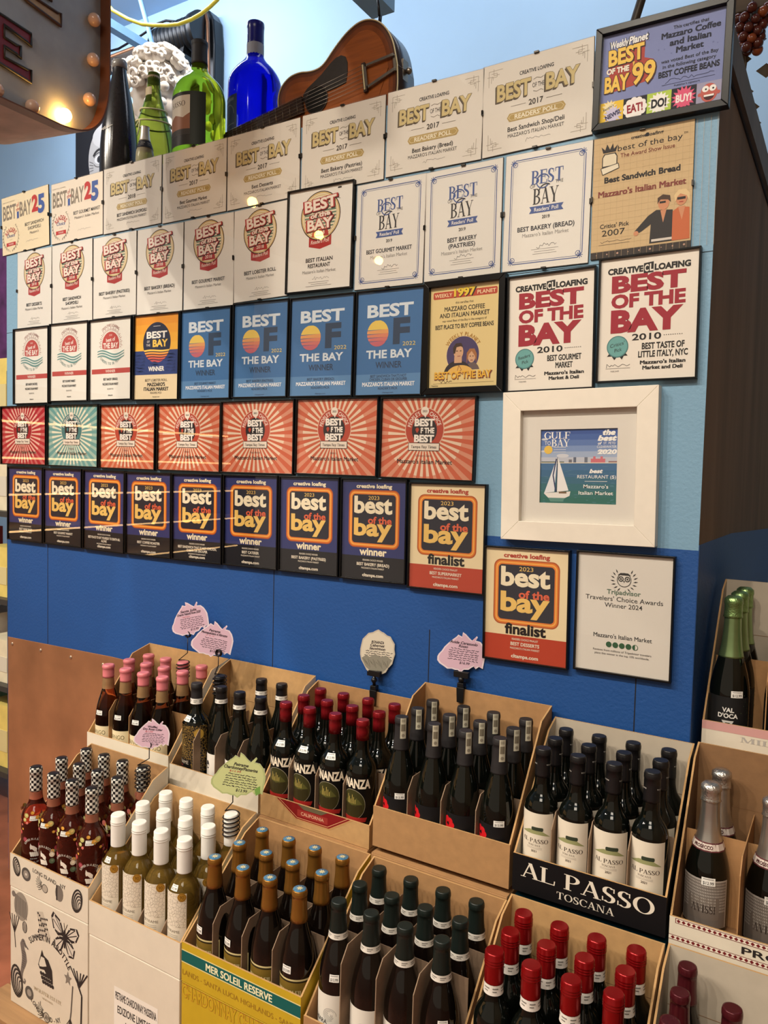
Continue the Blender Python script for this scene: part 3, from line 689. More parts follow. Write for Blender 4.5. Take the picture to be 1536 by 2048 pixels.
def art_people(c0, c1, ray, sub):
    p = Print(129, 100, c1); cx, cy_ = 61, 46
    for i in range(36):
        a = math.radians(i*10); b = math.radians(i*10+4.6)
        p.cpoly([(cx+14*cos(a), cy_+14*sin(a)), (cx+120*cos(a), cy_+120*sin(a)), (cx+120*cos(b), cy_+120*sin(b)), (cx+14*cos(b), cy_+14*sin(b))], tuple(int(.45*x+.55*y) for x, y in zip(ray, c1)), 1)
        p.cpoly([(cx+14*cos(a), cy_+14*sin(a)), (cx+52*cos(a), cy_+52*sin(a)), (cx+52*cos(b), cy_+52*sin(b)), (cx+14*cos(b), cy_+14*sin(b))], ray, 1.5)
    p.circ(cx, 39, 27.5, tuple(int(v*.8+.2*w) for v, w in zip(ray, c1)), 2, 44); p.circ(cx, 39, 26.4, c0, 3, 44); p.circ(cx, 40, 17.5, (44, 38, 40), 4, 40)
    p.circ(cx, 16, 5.6, (238, 224, 208), 5, 20); p.poly([(cx-2, 20), (cx+3, 20), (cx+1, 24.5)], (238, 224, 208), 5); p.tx('2023', cx, 16, 2.6, BLK, 6, w=6.4, b=.02)
    p.arctx("PEOPLE'S", cx, 39, 21.6, 5.2, (240, 222, 208), 172, 108, 5, b=.02); p.arctx('CHOICE', cx, 39, 21.6, 5.2, (240, 222, 208), 72, 14, 5, b=.02)
    p.tx('BEST', cx, 30, 8.6, (244, 236, 226), 6, w=28, b=.05); p.tx('F THE', cx+4.5, 40, 6.6, (244, 236, 226), 6, w=19, b=.045); p.tx('BEST', cx, 50, 8.6, (244, 236, 226), 6, w=28, b=.05)
    p.circ(cx-10, 39, 2.4, c0, 6, 14); p.poly([(cx-12.3, 40), (cx-7.7, 40), (cx-10, 43.6)], c0, 6)
    p.rect(cx-22, 55.5, cx+22, 65.5, (70, 56, 54), 6); p.rect(cx-21.2, 56.2, cx+21.2, 64.8, (232, 218, 202), 7); p.serif('Tampa Bay Times', cx, 60.5, 3.6, (60, 50, 48), 8, w=36)
    p.tx(sub, cx, 71.5, 2.8, (110, 66, 56), 3, w=len(sub)*1.7, sh=.25); p.tx(SM, cx+1, 79, 5.4, (46, 34, 34), 3, w=77, b=.018)
    return p

def art_2023(win, lines):
    cream = (238, 224, 192); gold = (232, 192, 104); org = (214, 108, 50); dk = (38, 38, 50)
    p = Print(100, 129, (46, 52, 104) if win else (234, 214, 172))
    if win: p.rect(0, 99, 100, 129, (26, 26, 32), 1)
    else: p.rect(0, 100, 100, 129, (182, 66, 44), 1)
    p.tx('creative loafing', 50, 7.6, 5, cream if win else (176, 60, 46), 3, w=56, b=.035)
    for k, c in enumerate(((176, 84, 36), (222, 122, 44), (238, 172, 78), (222, 122, 44), dk)): p.rrect(10+k*1.5, 12.5+k*1.5, 90-k*1.5, 88-k*1.5, 9-k*1.1, c, 1+k*.5)
    p.tx('2023', 50, 22.7, 5, gold, 5, w=17); p.tx('best', 49, 31.5, 21.5, cream, 5, w=60, b=.036); p.tx('of the', 60, 51.5, 9, (216, 96, 66), 8, w=37, b=.03)
    p.tx('bay', 49, 60.5, 22, (232, 190, 104), 6, w=60, b=.036)
    p.tx('winner' if win else 'finalist', 50, 92.6 if win else 92, 9.5 if win else 12, cream if win else BLK, 5, w=43 if win else 50, b=.034)
    f = (228, 216, 196)
    p.tx('READERS CHOICE ' + ('WINNER' if win else 'FINALIST'), 50, 104, 2.3, f, 3, w=32, b=.01)
    y = 109.5
    for t in lines: p.tx(t, 50, y, 3.8, f, 3, w=min(80, len(t)*2.7), b=.025); y += 5
    p.tx(SH, 50, y, 2.2, f, 3, w=36, b=.01); p.tx('cltampa.com', 50, 123.5, 4, f, 3, w=33, b=.03)
    return p

def art_planet99():
    p = Print(128, 100, (128, 138, 186)); rnd = random.Random(3); gd = (240, 200, 92); rd = (176, 70, 58)
    for i in range(26): p.circ(rnd.uniform(3, 125), rnd.uniform(3, 40), rnd.uniform(.4, 1), (112, 120, 168), 1, 10)
    p.poly([(8, 22), (46, 14), (46, 34), (56, 38), (57, 60), (8, 66)], rd, 1)
    p.tx('Weekly', 18, 12, 8, BLK, 3, w=22, b=.06, sh=.2, rot=3); p.tx('Weekly', 18, 12, 8, (245, 245, 245), 4, w=20, b=.03, sh=.2, rot=3)
    p.tx('Planet', 38.5, 11, 8, BLK, 3, w=23, b=.075, sh=.2, rot=3); p.tx('Planet', 38.5, 11, 8, (245, 245, 245), 4, w=21, b=.035, sh=.2, rot=3)
    p.otx('BEST', 26, 26, 17, gd, (70, 44, 40), 4, w=39, b=.04, o=.025, rot=2, dx=.8, dy=.8); p.otx('OF THE', 17.5, 41.5, 6, (244, 236, 220), (120, 40, 36), 4, w=25, b=.05, o=.03)
    p.otx('BAY', 17, 56, 17, gd, (70, 44, 40), 4, w=27, b=.04, o=.025, dx=.8, dy=.8); p.otx('99', 46, 50, 23, gd, (70, 44, 40), 6, w=25, b=.03, o=.025, dx=.8, dy=.8); p.poly([(33.6, 36), (36, 36), (34.4, 42)], gd, 6)
    X = 93
    p.tx('This certifies that', X, 9, 3.6, BLK, 3, w=36, b=.015); p.tx('Mazzaro Coffee', X, 16, 6.4, (24, 26, 48), 3, w=60, b=.035); p.tx('and Italian', X, 25, 6.4, (24, 26, 48), 3, w=42, b=.035); p.tx('Market', X, 34, 6.4, (24, 26, 48), 3, w=28, b=.035)
    p.tx('was voted Best of the Bay', X, 44, 3.8, BLK, 3, w=58, b=.012); p.tx('in the following category', X, 50, 3.8, BLK, 3, w=54, b=.012); p.tx('BEST COFFEE BEANS', X, 58, 6.4, (20, 20, 34), 3, w=62, b=.035)
    p.squig(70, 66, 118, 3, (70, 76, 112), 3, w=.5, n=18, seed=8); p.line([(66, 70), (120, 70)], .4, (70, 76, 112), 3); p.tx("Publisher's signature", 92, 72.6, 2, BLK, 3, w=26)
    def burst(cx, cy_, r0, r1, n, c, z, sx=1.0):
        p.poly([(cx+(r1 if i % 2 else r0)*cos(i*PI/n)*sx, cy_+(r1 if i % 2 else r0)*sin(i*PI/n)) for i in range(2*n)], c, z)
    B = [(0, (236, 196, 60)), (25.6, (34, 32, 40)), (51.2, (182, 208, 84)), (76.8, (34, 32, 44)), (102.4, (160, 158, 186))]
    for x, c in B: p.rect(x, 76, x+25.6, 100, c, 1)
    burst(10, 82, 5, 9, 12, (240, 226, 180), 2); burst(14, 91, 7, 11, 14, (206, 200, 226), 2.5); p.tx("People's", 9, 82, 3, BLK, 4, w=12, rot=25); p.tx('NEWS!', 14, 91, 5, (44, 40, 84), 4, w=17, rot=20, b=.04)
    for i in range(11): p.circ(38.4+9.6*cos(i*.571), 88+8.6*sin(i*.571), 3.6, (244, 240, 236), 2, 14)
    p.circ(38.4, 88, 9.4, (244, 240, 236), 2.5, 20); p.tx('EAT!', 38.4, 88, 9, (150, 30, 44), 4, w=17, b=.035, rot=4)
    burst(64, 88, 9, 12, 16, (246, 244, 238), 2); p.tx('DO!', 64, 88, 9, BLK, 4, w=16, b=.045)
    burst(89.6, 88, 9, 13.4, 16, (226, 92, 128), 2, .96); p.tx('BUY!', 89.6, 88, 8, (250, 236, 236), 4, w=16, b=.04)
    # a plain grinning round face
    p.circ(115, 88, 8.4, (196, 98, 88), 3, 28, ry=10); p.circ(105.8, 89, 2, (196, 98, 88), 3, 12); p.circ(124.2, 89, 2, (196, 98, 88), 3, 12)
    for x in (111.4, 118.6): p.circ(x, 83.6, 3.4, (246, 244, 240), 4, 18); p.circ(x+.4, 84, 1, BLK, 5, 10)
    p.poly(arcpts(115, 90, 5.6, 6, 180, 360, 14), (70, 26, 30), 4); p.rect(110, 90, 120, 92, (246, 244, 240), 5)
    return p

def art_gulf():
    p = Print(100, 100, (70, 96, 160))
    for i, c in enumerate(((58, 86, 152), (70, 100, 164), (92, 120, 176), (124, 148, 192), (160, 176, 204), (190, 194, 206))): p.rect(0, i*7.6, 100, (i+1)*7.6+1, c, 1+.1*i)
    for x, y, w in ((6, 14, 9), (80, 30, 12), (30, 36, 16), (4, 30, 8)): p.circ(x, y, w*.5, (206, 208, 216), 2, 16, ry=w*.16)
    for x, w, h, c in ((2, 30, 1.4, (96, 108, 96)), (38, 4, 4, (110, 110, 120)), (44, 3.5, 7, (96, 104, 124)), (58, 4, 7, (110, 116, 130)), (66, 18, 5, (206, 112, 122)), (69, 3, 8, (206, 112, 122)), (78, 3, 8, (206, 112, 122)), (88, 11, 2, (150, 120, 120))): p.rect(x, 45-h, x+w, 45.4, c, 2.5)
    p.rect(0, 45, 100, 46, (222, 212, 192), 2.6)
    for i, c in enumerate(((66, 108, 150), (60, 104, 140), (56, 104, 128), (52, 106, 116), (48, 108, 104), (44, 106, 96))): p.rect(0, 46+i*9, 100, 46+(i+1)*9, c, 2)
    rnd = random.Random(5)
    for i in range(60):
        x, y = rnd.uniform(0, 94), rnd.uniform(48, 99); p.rect(x, y, x+rnd.uniform(2, 7), y+.5, (86, 130, 150), 2.7)
    p.poly([(23, 38), (6.5, 86), (20, 84)], (226, 228, 232), 4); p.poly([(24, 38), (38.5, 82), (23.5, 84)], (236, 234, 232), 4); p.line([(22, 40), (18, 62), (22, 84)], 1.6, (40, 52, 96), 5)
    p.line([(23.4, 38), (22.8, 88)], .6, (60, 60, 66), 5); p.poly([(6, 86), (41, 83), (40, 89), (34, 92), (12, 92)], (232, 228, 222), 5); p.rect(26, 83.5, 36, 86, (120, 96, 70), 6); p.poly([(12, 92), (34, 92), (31, 97), (15, 97)], (90, 140, 130), 4)
    p.serif('GULF', 22.5, 9, 9, (244, 242, 238), 4, w=35); p.tx('TO', 10, 19, 5, (244, 242, 238), 4, w=8); p.serif('BAY', 27, 19, 9.6, (244, 242, 238), 4, w=24)
    p.circ(11, 28, 5.6, (232, 192, 84), 3.5, 20)
    for y in (25, 28, 31): p.line([(18, y), (34, y)], .7, (214, 216, 224), 4)
    wt = (244, 242, 238)
    p.tx('the', 88, 6, 6.5, wt, 4, w=16, sh=.25, b=.06); p.tx('best', 86, 13.4, 6.5, wt, 4, w=24, sh=.25, b=.06); p.tx('of', 77, 20, 3.6, wt, 4, sh=.25, b=.03); p.tx('ST. PETE/', 89, 20, 3.2, wt, 4, w=15); p.tx('CLEARWATER', 85.5, 24.6, 3.2, wt, 4, w=24); p.tx('2020', 86, 31, 5.6, wt, 4, w=24, sh=.15, b=.05)
    p.tx('best', 73, 56, 5, wt, 4, w=17, sh=.25, b=.05); p.tx('RESTAURANT ($)', 73.5, 63.4, 4.4, wt, 4, w=48); p.line([(59, 69.5), (87, 69.5)], .5, wt, 4); p.tx("Mazzaro's", 73, 76, 4.8, wt, 4, w=31, b=.008); p.tx('Italian Market', 73, 84.5, 4.8, wt, 4, w=43, b=.008)
    return p

def art_owl():
    p = Print(100, 128, (222, 216, 206)); g = (96, 118, 100); k = (44, 44, 44)
    p.band(50, 27, 7.6, 6.9, k, 3); p.poly([(43, 22), (57, 22), (54, 19.6), (46, 19.6)], k, 3)
    for s in (-1, 1):
        p.band(50+s*3.4, 26, 2.9, 1.9, k, 4, n=18); p.circ(50+s*3.4, 26, 1, k, 4, 12)
        for i in range(7):
            a = math.radians(270+s*(22+i*19)); x, y = 50+10*cos(a), 27-9.4*sin(a); b = a+s*.35
            p.poly([(x, y), (x+2.3*cos(b+.3), y-2.3*sin(b+.3)), (x+5*cos(b), y-5*sin(b)), (x+2.3*cos(b-.3), y-2.3*sin(b-.3))], k, 3)
    p.poly([(49, 28), (51, 28), (50, 30)], k, 4)
    p.tx('Tripadvisor', 50, 40.5, 5, g, 3, w=36, b=.02); p.tx("Travelers' Choice Awards", 50, 48, 5, k, 3, w=82, b=.002); p.tx('Winner 2024', 50, 55, 5, k, 3, w=40, b=.002)
    p.tx(SM, 50, 88.6, 4.6, k, 3, w=62, b=.01)
    for i in range(5):
        x = 36+i*7; gr = (52, 92, 64)
        p.circ(x, 98, 3.1, gr, 3, 20)
        if i == 4: p.poly(arcpts(x, 98, 2.5, 2.5, -90, 90, 12), (222, 216, 206), 4)
    p.tx('Reviews from millions of Tripadvisor travelers', 50, 104.6, 2.2, k, 3, w=62); p.tx('place this winner in the top 10% worldwide.', 50, 108.4, 2.2, k, 3, w=58)
    return p

# key: (centre x, centre z, width, height, tilt in degrees)
TAB = {
'A1':(-0.419,2.632,0.291,0.221,1.7), 'A2':(-0.120,2.632,0.287,0.218,0.2), 'A3':(0.169,2.632,0.288,0.223,-0.2), 'A4':(0.458,2.629,0.283,0.225,-0.1), 'A5':(0.744,2.629,0.284,0.225,0.4), 'A6':(1.031,2.630,0.284,0.226,-0.4), 'A7':(1.319,2.630,0.285,0.225,-0.6), 'A8':(1.603,2.632,0.282,0.226,0.9), 'A9':(1.892,2.632,0.292,0.228,-0.7),
'B1':(-0.367,2.374,0.209,0.290,-0.5), 'B2':(-0.145,2.375,0.228,0.288,0.1), 'B3':(0.083,2.374,0.223,0.283,-0.2), 'B4':(0.305,2.370,0.218,0.285,-0.6), 'B5':(0.526,2.369,0.217,0.286,-0.2), 'B6':(0.741,2.373,0.213,0.281,1.0), 'B7':(0.962,2.382,0.234,0.296,-0.8), 'B8':(1.193,2.369,0.220,0.288,-0.6), 'B9':(1.414,2.369,0.219,0.285,0.3), 'B10':(1.636,2.369,0.219,0.285,-0.3), 'B11':(1.861,2.372,0.224,0.279,0.5),
'C1':(-0.376,2.085,0.217,0.288,-0.2), 'C2':(-0.155,2.088,0.220,0.286,-0.5), 'C3':(0.071,2.086,0.224,0.284,-0.1), 'C4':(0.298,2.082,0.219,0.287,-0.8), 'C5':(0.522,2.080,0.222,0.288,-0.4), 'C6':(0.748,2.080,0.219,0.290,-0.7), 'C7':(0.976,2.076,0.229,0.289,-0.7), 'C8':(1.204,2.073,0.217,0.290,-0.5), 'C9':(1.432,2.075,0.229,0.293,0.4), 'C10':(1.662,2.071,0.221,0.285,1.0), 'C11':(1.888,2.087,0.223,0.287,0.6),
'D1':(-0.425,1.823,0.285,0.227,0.0), 'D2':(-0.133,1.821,0.289,0.226,-0.4), 'D3':(0.159,1.817,0.283,0.224,-0.4), 'D4':(0.452,1.815,0.287,0.222,-0.4), 'D5':(0.742,1.816,0.291,0.224,0.0), 'D6':(1.035,1.817,0.286,0.222,-0.4), 'D7':(1.328,1.813,0.287,0.221,-0.6),
'E1':(-0.414,1.559,0.221,0.287,-0.3), 'E2':(-0.187,1.558,0.221,0.286,-0.1), 'E3':(0.040,1.556,0.221,0.288,-0.5), 'E4':(0.268,1.555,0.224,0.286,0.1), 'E5':(0.495,1.555,0.223,0.286,0.3), 'E6':(0.722,1.557,0.220,0.286,0.3), 'E7':(0.946,1.558,0.220,0.286,0.3), 'E8':(1.170,1.558,0.217,0.286,0.4), 'E9':(1.397,1.553,0.226,0.286,0.3), 'E10':(1.624,1.397,0.224,0.291,0.8),
'F':(1.744,1.747,0.372,0.364,1.0), 'G':(1.862,1.404,0.225,0.288,0.4)}

frame_black = mat('black lacquered frame', (13, 12, 13), 0.3, spec=.3, noise=0.15, nscale=60)
frame_white = mat('white painted frame', (232, 224, 210), 0.4, noise=0.03, nscale=40)
board = mat('brown hardboard', (84, 66, 48), 0.8, noise=0.2, nscale=90)
clip_m = mat('dark metal clip', (60, 56, 52), 0.35, metal=0.8, noise=0.1)
matboard = mat('white mat board', (224, 218, 208), 0.8, noise=0.02, nscale=80)

def frame_bars(mb, w, h, fw, y0, y1, m):
    """four mitred bars; outer size w x h, standing on z = 0"""
    xo, xi = w/2, w/2-fw
    for q in ([(-xo, 0), (xo, 0), (xi, fw), (-xi, fw)], [(xo, 0), (xo, h), (xi, h-fw), (xi, fw)], [(xo, h), (-xo, h), (-xi, h-fw), (xi, h-fw)], [(-xo, h), (-xo, 0), (-xi, fw), (-xi, h-fw)]):
        mb.prism([(x, y1, z) for x, z in q], (0, y0-y1, 0), m)
def certificate(key, kind, label, art, group, category='certificate'):
    cx, cz, w, h, t = TAB[key]
    nm = {'clip': 'clip_framed_certificate', 'thin': 'framed_certificate', 'thick': 'framed_certificate', 'white': 'framed_print'}[kind]
    r = thing(nm, label, category, (cx, WALL, cz-h/2), (0, math.radians(-t), 0), group)
    mb = MB()
    if kind == 'clip':
        w -= 0.002; h -= 0.002
        mb.box((-w/2, -0.004, 0), (w/2, -0.0002, h), board); mb.build('backing_board', r)
        m2 = MB(); art.fill(m2, flat(art, -w/2+.0006, .0006, w-.0012, h-.0012, -0.0043)); m2.build('print', r)
        m3 = MB(); m3.box((-w/2, -0.0082, 0), (w/2, -0.0062, h), glass_pane()); m3.build('glass_pane', r)
        for x, z, dx, dz in ((0, h, .006, .002), (0, 0, .006, .002), (-w/2, h*.5, .002, .006), (w/2, h*.5, .002, .006)):
            m4 = MB(); m4.box((x-dx, -0.0095, z-dz), (x+dx, -0.0003, z+dz), clip_m); m4.build('clip', r)
    else:
        fw, d, dp, dg = {'thin': (.0042, .016, .0085, .0118), 'thick': (.0165, .024, .012, .0155), 'white': (.047, .030, .008, .016)}[kind]
        if key == 'A9': fw = .0155
        frame_bars(mb, w, h, fw, -0.0004, -d, frame_white if kind == 'white' else frame_black); bevel(mb.build('frame', r), .0012 if kind != 'thin' else .0005)
        iw, ih = w-2*fw, h-2*fw
        if kind == 'white':
            m5 = MB(); mw = .046; xo, xi, zo, zi = iw/2, iw/2-mw, fw, fw+mw
            for q in ([(-xo, zo), (xo, zo), (xi, zi), (-xi, zi)], [(xo, zo), (xo, h-zo), (xi, h-zi), (xi, zi)], [(xo, h-zo), (-xo, h-zo), (-xi, h-zi), (xi, h-zi)], [(-xo, h-zo), (-xo, zo), (-xi, zi), (-xi, h-zi)]):
                m5.prism([(x, -0.0125, z) for x, z in q], (0, .003, 0), matboard)
            m5.build('mat_board', r)
            iw -= 2*mw; ih -= 2*mw; fw += mw
            m2 = MB(); art.fill(m2, flat(art, -iw/2-.002, fw-.002, iw+.004, ih+.004, -dp)); m2.build('print', r)
            iw += 2*mw; ih += 2*mw; fw -= mw
        else:
            m2 = MB(); pad = .001 if kind == 'thin' else .004
            m2.box((-iw/2-.001, -dp+.0003, fw-.001), (iw/2+.001, -0.0004, h-fw+.001), board)
            art.fill(m2, flat(art, -iw/2, fw, iw, ih, -dp)); m2.build('print', r)
        m3 = MB(); m3.box((-iw/2, -dg-.0015, fw), (iw/2, -dg, h-fw), glass_pane()); m3.build('glass_pane', r)
    return r

G1 = 'cream certificates along the top of the wall'
certificate('A1', 'clip', 'yellowed readers choice certificate for sandwich shop and deli with large red and blue 25', art_25(['BEST SANDWICH', 'SHOP/DELI'], (236, 220, 186)), G1)
certificate('A2', 'clip', 'pale readers choice certificate for gourmet market with large red and blue 25', art_25(['BEST GOURMET MARKET'], (232, 220, 202)), G1)
for k, y, n, l in (('A3', 2018, 'BEST SANDWICH SHOP/DELI', 'gold lettered 2018 certificate for best sandwich shop, right of the 25 certificates'), ('A4', 2017, 'Best Gourmet Market', 'gold lettered 2017 certificate for best gourmet market'),
        ('A5', 2017, 'Best Desserts', 'gold lettered 2017 certificate for best desserts'), ('A6', 2017, 'Best Bakery (Pastries)', 'gold lettered 2017 certificate for best bakery pastries'),
        ('A7', 2017, 'Best Bakery (Bread)', 'gold lettered 2017 certificate for best bakery bread'), ('A8', 2017, 'Best Sandwich Shop/Deli', 'gold lettered 2017 certificate for best sandwich shop and deli')):
    certificate(k, 'clip', l, art_loafing(y, n), G1)
certificate('A9', 'thick', 'thick black framed blue 1999 certificate with comic panels along its foot', art_planet99(), None)
G2 = 'white certificates with round red and gold badges'
for k, n, l, kd in (('B1', ['BEST DESSERTS'], 'for best desserts', 'clip'), ('B2', ['BEST SANDWICH', 'SHOP/DELI'], 'for best sandwich shop and deli', 'clip'), ('B3', ['BEST BAKERY (PASTRIES)'], 'for best bakery pastries', 'clip'),
        ('B4', ['BEST BAKERY (BREAD)'], 'for best bakery bread', 'clip'), ('B5', ['BEST GOURMET MARKET'], 'for best gourmet market', 'clip'), ('B6', ['BEST LOBSTER ROLL'], 'for best lobster roll', 'clip'), ('B7', ['BEST ITALIAN', 'RESTAURANT'], 'for best Italian restaurant in thin black frame', 'thin')):
    certificate(k, kd, 'white 2018 certificate with round red badge, ' + l, art_2018(n), G2)
G3 = 'white certificates with blue ornamental borders'
for k, n, l in (('B8', ['BEST GOURMET MARKET'], 'best gourmet market'), ('B9', ['BEST BAKERY', '(PASTRIES)'], 'best bakery pastries'), ('B10', ['BEST BAKERY (BREAD)'], 'best bakery bread')):
    certificate(k, 'clip', 'white 2019 certificate with blue border for ' + l, art_2019(n), G3)
certificate('B11', 'clip', 'tan 2007 certificate for best sandwich bread with two figures in its corner', art_2007(), None)
G4 = 'white certificates with red sunrise and teal waves'
for k, n, l in (('C1', 'BEST BAKERY (PASTRIES)', 'bakery pastries'), ('C2', 'BEST GOURMET MARKET', 'gourmet market'), ('C3', 'BEST BAKERY (BREAD)', 'bakery bread')):
    certificate(k, 'thin', 'white certificate with red sunrise over teal waves, winner for best ' + l, art_2020([n]), G4)
certificate('C4', 'thin', 'orange and navy certificate with dark round badge for best lobster roll', art_lobster(), None)
G5 = 'blue certificates with sunset discs'
for k, n, l in (('C5', ['BEST GOURMET MARKET'], 'best gourmet market'), ('C6', ['BEST BAKERY (PASTRIES)'], 'best bakery pastries'), ('C7', ['BEST BAKERY (BREAD)'], 'best bakery bread'), ('C8', ["BEST SANDWICH THAT'S NOT", 'CHICKEN, CUBAN OR GROUPER'], 'best sandwich not chicken, Cuban or grouper')):
    certificate(k, 'thin', 'blue 2022 certificate with sunset disc, winner of ' + l, art_2022(n), G5)
certificate('C9', 'thick', 'black framed yellow 1997 certificate with two portraits in a purple disc', art_1997(), None)
G6 = 'white certificates in big red lettering'
certificate('C10', 'thin', 'white 2010 certificate in big red letters for best gourmet market', art_2010("Readers'", ['BEST GOURMET', 'MARKET'], ["Mazzaro's Italian", 'Market & Deli']), G6)
certificate('C11', 'thin', 'white 2010 certificate in big red letters for best taste of Little Italy', art_2010("Critics'", ['BEST TASTE OF', 'LITTLE ITALY, NYC'], ["Mazzaro's Italian", 'Market and Deli']), G6)
G7 = 'starburst certificates with round black badges'
OR = ((180, 70, 52), (200, 96, 66), (230, 202, 176))
for k, cs, n, l in (('D1', ((158, 30, 44), (176, 40, 52), (226, 178, 160)), 'Winner', 'crimson starburst certificate with round black badge beside the teal one'),
        ('D2', ((70, 120, 122), (104, 156, 154), (226, 222, 198)), 'Finalist', 'teal starburst certificate with round black badge'),
        ('D3', OR, 'Winner', 'orange starburst certificate next to the teal one'),
        ('D4', OR, 'Winner', 'orange starburst certificate, second to the right of the teal one'),
        ('D5', OR, 'Meat Market', 'orange starburst certificate above the caterer award, marked meat market'),
        ('D6', OR, 'Bakery', 'orange starburst certificate marked bakery'), ('D7', OR, 'Grocery Store', 'orange starburst certificate marked grocery store, at the right end of its row')):
    certificate(k, 'thin', l, art_people(*cs, n), G7)
G8 = 'navy winner certificates in a row'
for k, n, l in (('E1', ['BEST WINE SHOP'], 'navy winner certificate at the left end of its row, under the crimson starburst'), ('E2', ['BEST GOURMET MARKET'], 'navy 2023 winner certificate for best gourmet market'),
        ('E3', ['BEST PLACE TO EAT YOURSELF TO DEATH ALL', 'ALONE'], 'navy 2023 winner certificate for best place to eat alone'), ('E4', ['BEST COFFEE ROASTER'], 'navy 2023 winner certificate for best coffee roaster'),
        ('E5', ['BEST SANDWICH THAT IS NOT CHICKEN,', 'CUBAN OR GROUPER'], 'navy 2023 winner certificate for best sandwich not Cuban or grouper'), ('E6', ['BEST CATERER'], 'navy 2023 winner certificate for best caterer'),
        ('E7', ['BEST BAKERY (PASTRIES)'], 'navy 2023 winner certificate for best bakery pastries'), ('E8', ['BEST BAKERY (BREAD)'], 'navy 2023 winner certificate for best bakery bread')):
    certificate(k, 'thin', l, art_2023(True, n), G8)
certificate('E9', 'thin', 'cream and red 2023 finalist certificate for best supermarket', art_2023(False, ['BEST SUPERMARKET']), 'cream finalist certificates')
certificate('E10', 'thin', 'cream and red 2023 finalist certificate for best desserts', art_2023(False, ['BEST DESSERTS']), 'cream finalist certificates')
certificate('F', 'white', 'sailboat award print in a wide white frame and mat', art_gulf(), None, 'picture')
certificate('G', 'thin', 'pale grey travelers choice certificate with owl emblem and green dots', art_owl(), None)

# ------------------------------------------------------------ wine cases
kraft = mat('brown corrugated card', (172, 130, 86), .8, noise=.12, nscale=40, bump=.15, bscale=90)
kraft_d = mat('darker corrugated card', (140, 104, 70), .8, noise=.12, nscale=40, bump=.15, bscale=90)
kraft_l = mat('pale corrugated card', (190, 150, 100), .8, noise=.12, nscale=40, bump=.15, bscale=90)
card_grey = mat('grey card divider', (146, 122, 100), .85, noise=.12, nscale=50)
white_card = mat('white printed card', (222, 212, 194), .6, noise=.04, nscale=25, bump=.1, bscale=60)
white_in = mat('pale grey card lining', (190, 178, 160), .75, noise=.06, nscale=30)
yellow_card = mat('yellow printed card', (196, 164, 36), .55, noise=.06, nscale=25)
black_card = mat('black printed card', (20, 18, 20), .45, noise=.1, nscale=30)
teal_card = mat('teal printed card', (6, 62, 78), .5, noise=.1, nscale=30)
TH = .004
def cut_case(label, x0, x1, yF, yB, zb, zF, zB, out, inn, art=None, art_mat=None, group=None, divider=None, div_h=.2, side_art=None, cut=.75, div_m=None):
    """open-topped case with its front cut down to a low lip"""
    r = thing('wine_case', label, 'wine case', ((x0+x1)/2, (yF+yB)/2, zb), (0, 0, 0), group)
    W = x1-x0; D = yB-yF; hw = W/2; hd = D/2; hF = zF-zb; hB = zB-zb
    mb = MB(); mb.box((-hw+TH, -hd+TH, 0), (hw-TH, hd-TH, TH), inn); mb.build('base_panel', r)
    mb = MB(); mb.box((-hw, -hd, 0), (hw, -hd+TH, hF), out, {'k': inn, 't': kraft_l})
    if art: art.fill(mb, flat(art, -hw, 0, W, hF, -hd-.0002), rough=.5)
    mb.build('front_panel', r)
    mb = MB(); mb.box((-hw+TH, hd-TH, 0), (hw-TH, hd, hB), inn, {'k': out, 't': kraft_l})
    mb.box((-hw+TH, hd-TH-.0005, hB*.62), (hw-TH, hd-TH, hB*.623), kraft_d); mb.build('back_panel', r)
    for s in (-1, 1):
        mb = MB(); xa = s*hw if s < 0 else hw-TH
        yk = -hd+D*cut
        mb.prism([(xa, -hd+TH, 0), (xa, hd, 0), (xa, hd, hB), (xa, yk, hB-.02), (xa, -hd+TH, hF)], (TH, 0, 0), out if s < 0 else inn, side=kraft_l, back=inn if s < 0 else out)
        if s > 0 and side_art:
            side_art.fill(mb, lambda px, py, pz, p=side_art: (xa-.0004-pz*DZ, -hd+TH+px/p.W*(D-TH), (1-py/p.H)*hB))
        mb.build('side_panel', r)
    if divider:
        nx, ny = divider; m = div_m or card_grey; mb = MB()
        for i in range(1, nx):
            x = -hw+W*i/nx
            mb.prism([(x-.001, -hd+TH+.004, TH), (x-.001, hd-TH-.002, TH), (x-.001, hd-TH-.002, div_h), (x-.001, -hd+TH+.03, div_h), (x-.001, -hd+TH+.006, div_h-.03)], (.002, 0, 0), m)
        for j in range(1, ny):
            y = -hd+D*j/ny; mb.box((-hw+TH+.001, y-.001, TH), (hw-TH-.001, y+.001, div_h-.012), m)
        mb.build('divider', r)
    return r
def carton(label, x0, x1, y0, y1, z0, z1, m, art=None, group=None):
    r = thing('wine_carton', label, 'carton', ((x0+x1)/2, (y0+y1)/2, z0), (0, 0, 0), group)
    mb = MB(); hw = (x1-x0)/2; hd = (y1-y0)/2; h = z1-z0
    mb.box((-hw, -hd, 0), (hw, hd, h-.0015), m)
    if art: art.fill(mb, flat(art, -hw, 0, 2*hw, h-.0015, -hd-.0002), rough=.5)
    bevel(mb.build('body', r), .002)
    mb = MB(); mb.box((-hw+.001, -hd+.001, h-.0014), (hw-.001, -.001, h-.0004), m); mb.box((-hw+.001, .001, h-.0014), (hw-.001, hd-.001, h-.0004), m); mb.build('flaps', r)
    return r

